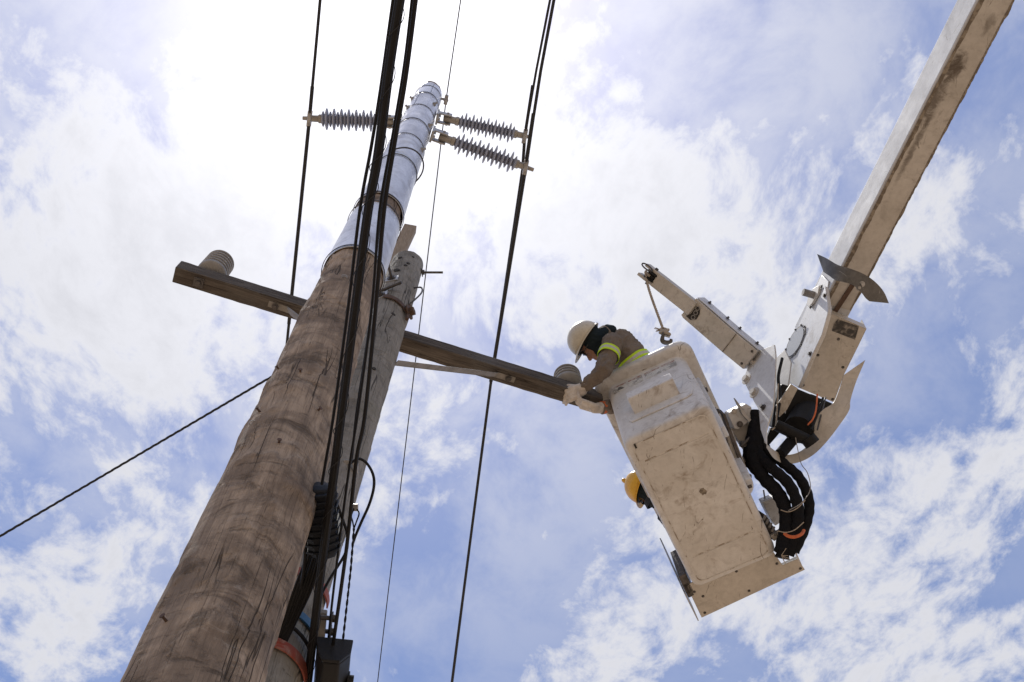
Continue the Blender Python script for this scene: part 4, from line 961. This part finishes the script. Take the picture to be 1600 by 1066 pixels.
b = MB(); b.prism([at(x, y, 7.05) for x, y in ((1213, 634), (1236, 600), (1247, 607), (1230, 640), (1218, 652))], FW * .02); b.build('inner_plate', MT['shadepaint'], LIFT, bevel=.003)
b = MB(); b.prism([at(x, y, 7.02) for x, y in ((1205, 668), (1222, 672), (1214, 682), (1200, 698), (1196, 690))], FW * .04); b.build('shade_plate', MT['rubber'], LIFT, bevel=.004)  # dark plate added to deepen the painted cavity shade
MB().tube([at(1243, 682, 6.95), at(1219, 710, 6.80)], .040, 12).build('hanging_hose', MT['hose'], LIFT)
MB().tube(smooth_path([at(1243, 684, 6.7), at(1247, 705, 6.68), at(1252, 725, 6.66), at(1262, 740, 6.62), at(1266, 765, 6.58), at(1252, 786, 6.5), at(1232, 798, 6.45)], 6), .0028, 6).build('tie_wire', MT['bracesteel'], LIFT)

# bracket between the bucket and the knuckle
mnt = MB().prism([at(x, y, 6.92) for x, y in ((1137, 646), (1166, 631), (1174, 636), (1177, 654), (1154, 671), (1147, 670))], FW * .12).build('mount_block', MT['paint'], LIFT, bevel=.005)
MB().bolt(at(1147, 643, 6.915), -FW, .012, .014).build('bolt', MT['shadepaint'], mnt); MB().bolt(at(1156, 663, 6.915), -FW, .013, .014).build('bolt', MT['darksteel'], mnt)
MB().prism([at(x, y, 6.88) for x, y in ((1148, 622), (1162, 640), (1174, 656), (1171, 660), (1160, 648))], FW * .05).build('fin_blade', MT['galv'], mnt, bevel=.002)
MB().prism([at(x, y, 6.98) for x, y in ((1141, 670), (1184, 655), (1188, 690), (1178, 720), (1162, 700))], FW * .12).build('mount_arm', MT['shadepaint'], mnt, bevel=.008)
MB().prism([at(x, y, 6.80) for x, y in ((1134, 672), (1144, 672), (1168, 735), (1174, 752), (1162, 756), (1140, 700))], FW * .07).build('mount_post', MT['shadepaint'], mnt, bevel=.008)
b = MB(); b.box(at(1163, 694, 6.9), RT * .03, UP * .02, FW * .03); b.tube([at(1158, 698, 6.87), at(1172, 684, 6.87)], .012, 8); b.build('catch', MT['darksteel'], mnt, bevel=.004)
b = MB(); b.box(at(1168, 744, 6.74), RT * .022, UP * .014, FW * .03); b.build('catch', MT['darksteel'], mnt, bevel=.004)
MB().prism([at(x, y, 6.78) for x, y in ((1126, 640), (1134, 648), (1176, 762), (1170, 764))], FW * .08).build('dark_rail', MT['darksteel'], mnt, bevel=.003)

# sleeved hydraulic hoses drooping from the knuckle to the tray
hz = [(((1183, 642), (1180, 680), (1176, 712), (1190, 742), (1215, 770), (1228, 800), (1228, 835), (1222, 872)), .050, 0.0),
      (((1182, 668), (1184, 705), (1202, 728), (1232, 756), (1246, 790), (1245, 826), (1232, 868)), .042, -.06),
      (((1190, 680), (1198, 704), (1224, 724), (1250, 748), (1264, 784), (1259, 820), (1241, 862)), .038, -.02),
      (((1181, 655), (1170, 700), (1172, 724), (1200, 752), (1222, 785), (1226, 822), (1218, 862)), .040, .08)]
for k, (px, r, dz) in enumerate(hz):
    n_ = len(px); P = smooth_path([at(x, y, 6.93 - .30 * i / (n_ - 1) + dz * math.sin(math.pi * i / (n_ - 1))) for i, (x, y) in enumerate(px)], 14)
    rr = [r * (.93 + .06 * noise.noise(V((i * .35, k * 5, 0))) + .05 * math.sin(i * 1.1 + k)) for i in range(len(P))]
    MB().tube(P, rr, 16).build('hose', MT['hose'], LIFT, angle=60)
oc_ = at(1240, 838, 6.50); 
MB().tube(smooth_path([at(1226, 834, 6.54), at(1232, 838, 6.50), at(1242, 839, 6.49), at(1252, 835, 6.52), at(1256, 829, 6.6)], 5), .011, 8).build('orange_tie', MT['orange'], LIFT)
for q in (((1220, 797), (1232, 800), (1246, 794), (1258, 782)), ((1216, 830), (1228, 832), (1242, 828), (1256, 816))):
    MB().tube(smooth_path([at(x, y, 6.52 - .03 * math.sin(i)) for i, (x, y) in enumerate(q)], 5), .0032, 6).build('tie_wire', MT['rope'], LIFT)
# frayed tie ends
for k in range(6):
    a = at(1221, 868, 6.42); MB().tube([a, a + RT * random.uniform(-.03, .05) + UP * random.uniform(-.06, .06) - FW * .02], .0022, 5).build('tie_end', MT['rope'], LIFT)
# white control box peeping out behind the hoses, and its cover
cb = MB().prism([at(x, y, 6.95) for x, y in ((1190, 783), (1216, 773), (1226, 790), (1226, 812), (1212, 822), (1206, 815))], FW * .10).build('control_box', MT['paint'], LIFT, bevel=.006)
MB().prism([at(x, y, 6.94) for x, y in ((1190, 784), (1215, 774), (1213, 779), (1195, 787))], -FW * .02).build('box_lid', MT['paint'], cb, bevel=.003)
MB().tube([at(1193, 766, 7.0), at(1196, 784, 6.96)], .006, 6).build('lever', MT['galv'], cb)
MB().prism([at(x, y, 6.80) for x, y in ((1252, 818), (1262, 826), (1260, 840), (1250, 856), (1240, 858))], FW * .08).build('corner_guard', MT['paint'], LIFT, bevel=.01)
b = MB(); b.prism([at(x, y, 6.78) for x, y in ((1189, 800), (1198, 806), (1218, 838), (1210, 846), (1200, 838))], FW * .10); b.build('valve_bank', MT['darksteel'], LIFT, bevel=.008)
b = MB()
for k in range(5): c = at(1196 + k * 4.5, 806 + k * 6, 6.74); b.tube([c, c - RT * .02 - UP * .02 - FW * .03], .009, 8)
b.build('fittings', MT['bracesteel'], LIFT)
MB().prism([at(x, y, 6.72) for x, y in ((1204, 838), (1222, 826), (1226, 834), (1210, 846))], FW * .04).build('bank_bracket', MT['shadepaint'], LIFT, bevel=.003)

# ------------------------------------------------------------------ jib
jB = ath(1172, 562, 8.25); jA = ath(1076, 479, 8.62); jd = (jA - jB).normalized()
jw = jd.cross(V((0, 0, 1))).normalized(); ju = jw.cross(jd)
if ju.z < 0: ju = -ju
if jw.x < 0: jw = -jw                                  # jw points to the white side
def jpl(px, off=0): return onp(px[0], px[1], jB + ju * -off, ju)
jt = [jpl(q) for q in ((1087, 466), (1064, 492), (1067, 497), (1128, 550), (1161, 577), (1184, 549), (1150, 521))]
jib = MB().prism(jt, ju * .13).build('jib_beam', MT['shadepaint'], LIFT, bevel=.005)
jib['label'] = 'shade-tinted jib beam with a rope sheave at its tip'
wq = [jpl(q, -.0) for q in ((1088, 466), (1150, 520), (1184, 548))]
MB().strip([q + ju * .02 + jw * .003 for q in wq], [q + ju * .17 + jw * .012 for q in wq], jw * .004).build('lit_side', MT['paint'], jib)  # sky-lit side of the beam, given as a whiter sheet
for t in (.12, .42, .62, .90): q = wq[0] + (wq[2] - wq[0]) * t; MB().bolt(q + ju * .11 + jw * .016, jw, .009, .018).build('bolt', MT['darksteel'], jib)
MB().prism([jpl(q, .004) for q in ((1128, 549.5), (1150, 521), (1151, 522), (1129, 550.5))], ju * -.004 * -1).build('panel_joint', MT['seam'], jib)
for q in ((1175, 549), (1159, 568)): MB().bolt(jpl(q, 0), -ju, .006, .006).build('bolt', MT['darksteel'], jib)
# mouth where the mast slides in: dark sheet for its inner shade, three bores
mo = [jpl(q, .002) for q in ((1088, 478), (1094, 482), (1093, 491), (1088, 499), (1079, 500), (1072, 494), (1080, 490))]
MB().prism(mo, ju * -.003).build('mouth', MT['hole'], jib)
for q in ((1090, 482), (1087, 489), (1083, 496)):
    c = jpl(q, .006); MB().lathe(c, -ju, [(.018, -.002), (.018, .002), (.012, .002), (.012, -.002)], 14, False).build('bore_ring', MT['bracesteel'], jib)
mA = jpl((1077, 477), -.03); mT = jpl((1026, 437), -.03); md = (mT - mA).normalized(); mw = md.cross(ju).normalized()
MB().box((mA - md * .05 + mT) / 2, md * ((mT - mA).length / 2 + .025), mw * .058, ju * .05).build('mast', MT['shadepaint'], jib, bevel=.004)
for s_, ln in ((1, .13), (-1, .12)):
    c = mT + md * ln / 2 + mw * (.046 * s_); MB().box(c, md * (ln / 2 + .01), mw * .012, ju * .045).build('fork_prong', MT['shadepaint'], jib, bevel=.004)
sc_ = mT + md * .04 - ju * .02
MB().lathe(sc_, mw, [(.055, -.030), (.058, -.024), (.040, -.012), (.040, .012), (.058, .024), (.055, .030)], 24).build('sheave', MT['rubber'], jib)
MB().tube([sc_ - mw * .075, sc_ + mw * .075], .014, 10).build('sheave_pin', MT['darksteel'], jib)
b = MB(); ctr = mT + md * .10 - mw * .04 - ju * .06
b.tube([ctr + md * (.05 * math.cos(a)) + (mw * .6 - ju * .8) * (.022 * math.sin(a)) for a in [i * math.pi / 10 for i in range(21)]], .006, 8); b.build('ring', MT['darksteel'], jib)

# rope and hook hanging from the jib
r0 = sc_ + md * .055 - ju * .02; r1 = ath(1036, 514, 8.42)
ROPE = thing('winch_rope', r1, 'frayed rope with a dark hook hanging from the jib tip above the bucket rim', 'rope')
rp = smooth_path([sc_ - ju * .055, r0, r0 + (r1 - r0) * .35 - RT * .015, r1], 8)
strand('rope', rp, .0100, '', '', MT['rope'], .06, 3, ROPE)
b = MB()
for k in range(5): c = r1 + V((0, 0, -.015 - .02 * k)) + RT * (.012 * math.sin(k * 2)); b.tube([c + (RT * math.cos(a) + FW * math.sin(a)) * .022 + UP * .008 * math.sin(a * 1.0 + k) for a in [i * math.pi / 7 for i in range(15)]], .011, 8)
b.build('knot', MT['rope'], ROPE)
b = MB()
for k in range(5): b.tube([r1 + UP * -.01, r1 - RT * random.uniform(.03, .07) - UP * random.uniform(-.02, .03)], .003, 5)
b.build('frayed_ends', MT['rope'], ROPE)
hk = ath(1040, 530, 8.30); hp = smooth_path([hk + UP * .05 - RT * .01, hk + UP * .015 - RT * .022, hk - UP * .014 - RT * .022, hk - UP * .026 + RT * .006, hk - UP * .018 + RT * .036, hk + UP * .002 + RT * .040], 6)
MB().tube(hp, [.010 + .008 * math.sin(math.pi * i / (len(hp) - 1)) for i in range(len(hp))], 10).build('hook', MT['darksteel'], ROPE)
MB().tube([hk + UP * .03 - RT * .02, hk + UP * .015 + RT * .03], .008, 8).build('hook_latch', MT['galv'], ROPE)

# ------------------------------------------------------------------ people
def hand(mb, wrist, d, palm_n, spread, s=1.0, curl=.9, thumb=1):
    """palm and five bent fingers; d points to the fingertips, palm_n is where the palm faces, spread runs index to little"""
    d = d.normalized(); spread = (spread - d * spread.dot(d)).normalized(); n = (palm_n - d * palm_n.dot(d) - spread * palm_n.dot(spread)).normalized()
    k = wrist + d * .085 * s
    for t in (-1, -.35, .35, 1): mb.capsule(wrist + spread * .018 * t * s, k + spread * .031 * t * s, .021 * s, .0165 * s, 10)
    for t, ln in ((-1, .90), (-.35, 1.0), (.35, .95), (1, .78)):
        q = k + spread * .030 * t * s; dd_ = d.copy(); r = .0115 * s
        for seg, L in enumerate((.042, .028, .022)):
            ang = curl * (.55, .8, .6)[seg]; dd_ = (dd_ * math.cos(ang) + n * math.sin(ang)).normalized()
            ax = dd_; nn_ = (n - d * 0); q2 = q + dd_ * L * ln * s; mb.capsule(q, q2, r, r * .92, 10); q = q2; r *= .93
            n_new = (n * math.cos(ang) - d * math.sin(ang)); 
    th = wrist + d * .03 * s - spread * .028 * s * thumb
    td = (d * .75 - spread * .65 * thumb + n * .35).normalized(); q = th + td * .042 * s; mb.capsule(th, q, .015 * s, .0125 * s, 10)
    td2 = (d * .9 - spread * .1 * thumb + n * .55).normalized(); mb.capsule(q, q + td2 * .034 * s, .0125 * s, .0105 * s, 10)
    return mb

def helmet(parent, c, hu, hf, m, s=1.0):
    hl = hu.cross(hf).normalized(); vs = []; fs = []; nu, nv = 40, 12
    for j in range(nv + 1):
        t = math.pi / 2 * j / nv
        for i in range(nu):
            a = 2 * math.pi * i / nu; ca, sa = math.cos(a), math.sin(a); r = math.cos(t)
            rid = .004 * math.exp(-((sa * r) / .10) ** 2) * (1 if j > 2 else 0)
            vs.append(c + s * (hf * (.142 * ca * r) + hl * (.112 * sa * r) + hu * (.145 * math.sin(t) ** .92 + rid)))
    for j in range(nv):
        for i in range(nu): i2 = (i + 1) % nu; fs.append((j * nu + i, j * nu + i2, (j + 1) * nu + i2, (j + 1) * nu + i))
    o = MB().add(vs, fs).build('hard_hat', m, parent, angle=60); sd = o.modifiers.new('s', 'SOLIDIFY'); sd.thickness = .004
    A = []; B = []
    for i in range(41):
        a = 2 * math.pi * i / 40; ca, sa = math.cos(a), math.sin(a); e = .012 + .040 * max(0, ca) ** 2
        A.append(c + s * (hf * .140 * ca + hl * .110 * sa)); B.append(c + s * (hf * (.140 + e) * ca + hl * (.110 + .012) * sa - hu * (.006 + .016 * max(0, ca) ** 2)))
    MB().strip(A, B, hu * .005).build('brim', m, o)
    MB().tube([c + s * (hf * .125 * math.cos(a) + hl * .098 * math.sin(a) - hu * .01) for a in [i * math.pi / 14 for i in range(29)]], .008, 6).build('suspension_band', MT['rubber'], o)
    return o

def person(label, J, name='person', rad=None, shirt='shirt', hood='hood', hmat='helmet', wr=.014, gl=True):
    T = thing(name, J['pel'] + V((0, 0, -.85)), label, 'person')
    hu, hf = J['hu'].normalized(), J['hf'].normalized(); hf = (hf - hu * hf.dot(hu)).normalized(); hl = hu.cross(hf)
    H = J['head']; bdy = MB()
    sd = (J['shL'] - J['shR']).normalized()
    # body: head, neck, trunk, limbs in one skin
    bdy.ellipsoid(H + hu * .02 - hf * .01, hf * .098, hl * .078, hu * .115)
    bdy.ellipsoid(H - hu * .055 + hf * .030, hf * .060, hl * .056, hu * .062)
    bdy.capsule(H + hf * .088 - hu * .005, H + hf * .106 - hu * .042, .010, .015, 8)      # nose
    bdy.capsule(H + hf * .083 - hu * .075 + hl * .014, H + hf * .083 - hu * .075 - hl * .014, .009, .009, 8)
    bdy.capsule(H + hf * .080 - hu * .090 + hl * .012, H + hf * .080 - hu * .090 - hl * .012, .010, .010, 8)
    for s_ in (-1, 1): bdy.ellipsoid(H + hl * .078 * s_ - hu * .01 - hf * .01, hf * .022, hl * .010, hu * .034, 8, 6); bdy.ellipsoid(H + hl * .035 * s_ + hf * .082 + hu * .012, hf * .012, hl * .020, hu * .010, 8, 6)
    bdy.capsule(H - hu * .07 - hf * .03, J['neck'], .055, .060)
    def trunk(mb, k):
        mb.capsule(J['pel'], J['spine'], .135 * k, .130 * k, 18, 1.20, sd); mb.capsule(J['spine'], J['chest'], .128 * k, .135 * k, 18, 1.28, sd)
        mb.capsule(J['chest'], J['neck'], .125 * k, .062 * k, 18, 1.1, sd)
        mb.capsule(J['chest'] * .5 + J['neck'] * .5, J['shL'], .085 * k, .074 * k); mb.capsule(J['chest'] * .5 + J['neck'] * .5, J['shR'], .085 * k, .074 * k)
    def arms(mb, k, cut=1.0):
        for s_ in 'LR':
            mb.capsule(J['sh' + s_], J['el' + s_], .064 * k, .050 * k); mb.capsule(J['el' + s_], J['el' + s_] + (J['wr' + s_] - J['el' + s_]) * cut, .048 * k, (.031 + .006 * (1 - cut)) * k + (.009 if cut < 1 else 0))
    trunk(bdy, .93); arms(bdy, .86)
    for s_ in 'LR':
        bdy.capsule(J['hip' + s_], J['kn' + s_], .085, .058); bdy.capsule(J['kn' + s_], J['ft' + s_], .056, .040); bdy.capsule(J['ft' + s_], J['ft' + s_] + J['face'] * .16 - V((0, 0, .03)), .042, .032)
    link('body', remeshed(bdy, 'body', .0075, 3), MT['skin'], T, angle=180)
    sh = MB(); trunk(sh, 1.06); arms(sh, 1.22, .82)
    sh.capsule(J['neck'] - hu * .0 - V((0, 0, .02)), J['neck'] + (H - J['neck']) * .25, .075, .070)
    link('shirt', remeshed(sh, 'shirt', .0075, 3, (wr, 14)), MT[shirt], T, angle=180)
    tr = MB(); tr.capsule(J['pel'] - V((0, 0, .06)), J['pel'] + V((0, 0, .04)), .148, .148, 18, 1.2, sd)
    for s_ in 'LR': tr.capsule(J['hip' + s_], J['kn' + s_], .098, .072); tr.capsule(J['kn' + s_], J['ft' + s_], .070, .062)
    link('trousers', remeshed(tr, 'trousers', .012, 3, (.006, 9)), MT['trousers'], T, angle=180)
    # collar
    cd_ = (H - J['neck']).normalized(); cx_, cy_, _c = basis(cd_); cA = []; cB = []; cT_ = []
    for i in range(25):
        a = 2 * math.pi * i / 24; o_ = cx_ * math.cos(a) + cy_ * math.sin(a); cA.append(J['neck'] - cd_ * .02 + o_ * .098); cB.append(J['neck'] + cd_ * (.030 + .006 * math.sin(3 * a)) + o_ * .088); cT_.append(o_ * .006)
    MB().strip(cA, cB, cT_).build('collar', MT[shirt], T, angle=60)
    # hood and neck cover
    hd = MB(); hd.ellipsoid(H + hu * .012 - hf * .030, hf * .098, hl * .104, hu * .120); hd.ellipsoid(H - hu * .075 - hf * .012, hf * .080, hl * .088, hu * .075)
    hd.capsule(H - hu * .07 - hf * .045, J['neck'] + V((0, 0, .01)), .078, .088); hd.capsule(H - hu * .03 - hf * .085, J['neck'] - hf * .05, .06, .07)
    link('neck_cover', remeshed(hd, 'neck_cover', .008, 3, (.006, 14)), MT[hood], T, angle=180)
    helmet(T, H + hu * .055 - hf * .005, hu, hf, MT[hmat])
    # glasses
    gls = MB()
    for s_ in (-1, 1): gls.ellipsoid(H + hl * .036 * s_ + hf * .094 + hu * .010, hf * .010, hl * .034, hu * .022, 12, 8)
    gls.tube(smooth_path([H - hl * .082 - hf * .0 + hu * .015, H - hl * .07 + hf * .075 + hu * .014, H + hf * .106 + hu * .014, H + hl * .07 + hf * .075 + hu * .014, H + hl * .082 + hu * .015], 5), .004, 6)
    gls.build('safety_glasses', MT['lens'], T, angle=60)
    if gl:
        for s_ in 'LR':
            gm_ = MB(); w = J['wr' + s_]; fd = (w - J['el' + s_]).normalized()
            gm_.capsule(w - fd * .035, w + fd * .02, .042, .036, 14); hand(gm_, w + fd * .01, *J['hand' + s_])
            link('glove', remeshed(gm_, 'glove', .004, 2, (.0005, 18)), MT['glove'], T, angle=180)
    return T, sd
def ring_band(name, T, a, b, r, m, w, n=36, sd=None, sx=1.0, th=.004, off=0.0, k=0):
    """tape sewn round a limb between a and b"""
    d = (b - a).normalized(); x, y, _ = basis(d); A = []; B = []; TT = []
    for i in range(n + 1):
        t = 2 * math.pi * i / n; o = x * math.cos(t) + y * math.sin(t)
        if sd is not None: o = o + sd * o.dot(sd) * (sx - 1)
        j = noise.noise(V((math.cos(t) * 1.6, math.sin(t) * 1.6, r * 30 + k))) * .010
        c = a + d * (off + j); A.append(c + o * r); B.append(c + d * w + o * r); TT.append(o.normalized() * th)
    return MB().strip(A, B, TT).build(name, m, T, angle=60)

J1 = dict(pel=bk(-.02, .27, .84), head=at(926, 538, 7.42), face=V((-1, .1, 0)))
J1['chest'] = at(968, 545, 7.50); J1['spine'] = J1['pel'] * .5 + J1['chest'] * .5 + V((.03, 0, .03)); J1['neck'] = at(946, 530, 7.46)
J1['shL'] = at(957, 537, 7.28); J1['shR'] = at(957, 572, 7.66)
J1['elL'] = at(944, 577, 7.08); J1['wrL'] = at(911, 607, 7.14)
J1['elR'] = at(985, 632, 7.30); J1['wrR'] = at(932, 638, 7.10)
for s_, x in (('L', -.12), ('R', .12)): J1['hip' + s_] = J1['pel'] + bY * x - V((0, 0, .08)); J1['kn' + s_] = bk(.0, .27 + x, .42); J1['ft' + s_] = bk(.02, .27 + x, .08)
J1['hu'] = RT * -.80 + UP * .50 + FW * .22; J1['hf'] = RT * -.52 - UP * .80 + FW * .05
J1['handL'] = (RT * -.84 - UP * .34 - FW * .1, FW * .75 - UP * .55, UP * -.75 + RT * .35 - FW * .3, 1.25, 1.5, 1)
J1['handR'] = (RT * -.92 + UP * .30 + FW * .05, UP * .7 + FW * .7, FW * -.6 + UP * .5, 1.15, .9, 1)
P1_, sd1 = person('person in white hard hat and khaki hi-vis shirt leaning out to grip the insulator', J1)
ua_ = (J1['elL'] - J1['shL']).normalized(); mid = J1['shL'] + (J1['elL'] - J1['shL']) * .42
for nm, m_, o_, w_ in (('hivis_tape', 'hivis', -.030, .018), ('reflective_tape', 'silver', -.012, .024), ('hivis_tape', 'hivis', .012, .018)):
    ring_band(nm, P1_, mid, J1['elL'], .0775, MT[m_], w_, off=o_)
tb = J1['spine'] + (J1['chest'] - J1['spine']) * .30
for nm, m_, o_, w_ in (('hivis_tape', 'hivis', -.030, .018), ('reflective_tape', 'silver', -.012, .024), ('hivis_tape', 'hivis', .012, .018)):
    ring_band(nm, P1_, tb, J1['chest'], .1475, MT[m_], w_, off=o_, sd=sd1, sx=1.26, k=4)
MB().tube([J1['wrR'] + (J1['elR'] - J1['wrR']).normalized() * q for q in (.05, .075)], [.046, .046], 18).build('orange_cuff', MT['orange'], P1_)

J2 = dict(pel=bk(-.02, .80, .78), head=at(1014, 767, 7.66), face=V((-1, .1, 0)))
J2['chest'] = at(1060, 790, 7.62); J2['spine'] = J2['pel'] * .45 + J2['chest'] * .55 + V((.03, 0, .0)); J2['neck'] = at(1024, 778, 7.63)
J2['shL'] = at(1062, 765, 7.55); J2['shR'] = at(1060, 815, 7.66); J2['elL'] = at(1060, 760, 7.3); J2['wrL'] = at(1075, 790, 7.2)
J2['elR'] = at(1040, 806, 7.40); J2['wrR'] = at(1064, 838, 7.25)
for s_, x in (('L', -.12), ('R', .12)): J2['hip' + s_] = J2['pel'] + bY * x - V((0, 0, .06)); J2['kn' + s_] = bk(.0, .80 + x, .42); J2['ft' + s_] = bk(.02, .80 + x, .08)
J2['hu'] = RT * -.86 - UP * .0 + FW * .42 + UP * .32; J2['hf'] = RT * -.20 - UP * .62 + FW * .55
J2['handL'] = (RT * .5 - UP * .7, FW * -.6, UP * .6 + RT * .5, 1.0, .6, 1); J2['handR'] = (RT * .5 - UP * .7, FW * -.6, UP * .6 + RT * .5, 1.0, .6, -1)
P2_, sd2 = person('person in yellow hard hat and dark clothes leaning out behind the bucket floor', J2, shirt='trousers', hmat='yellow')
MB().capsule(J2['head'] + J2['hu'].normalized() * .20, J2['head'] + J2['hu'].normalized() * .215, .022, .018, 10).build('hat_lamp', MT['yellow'], P2_)
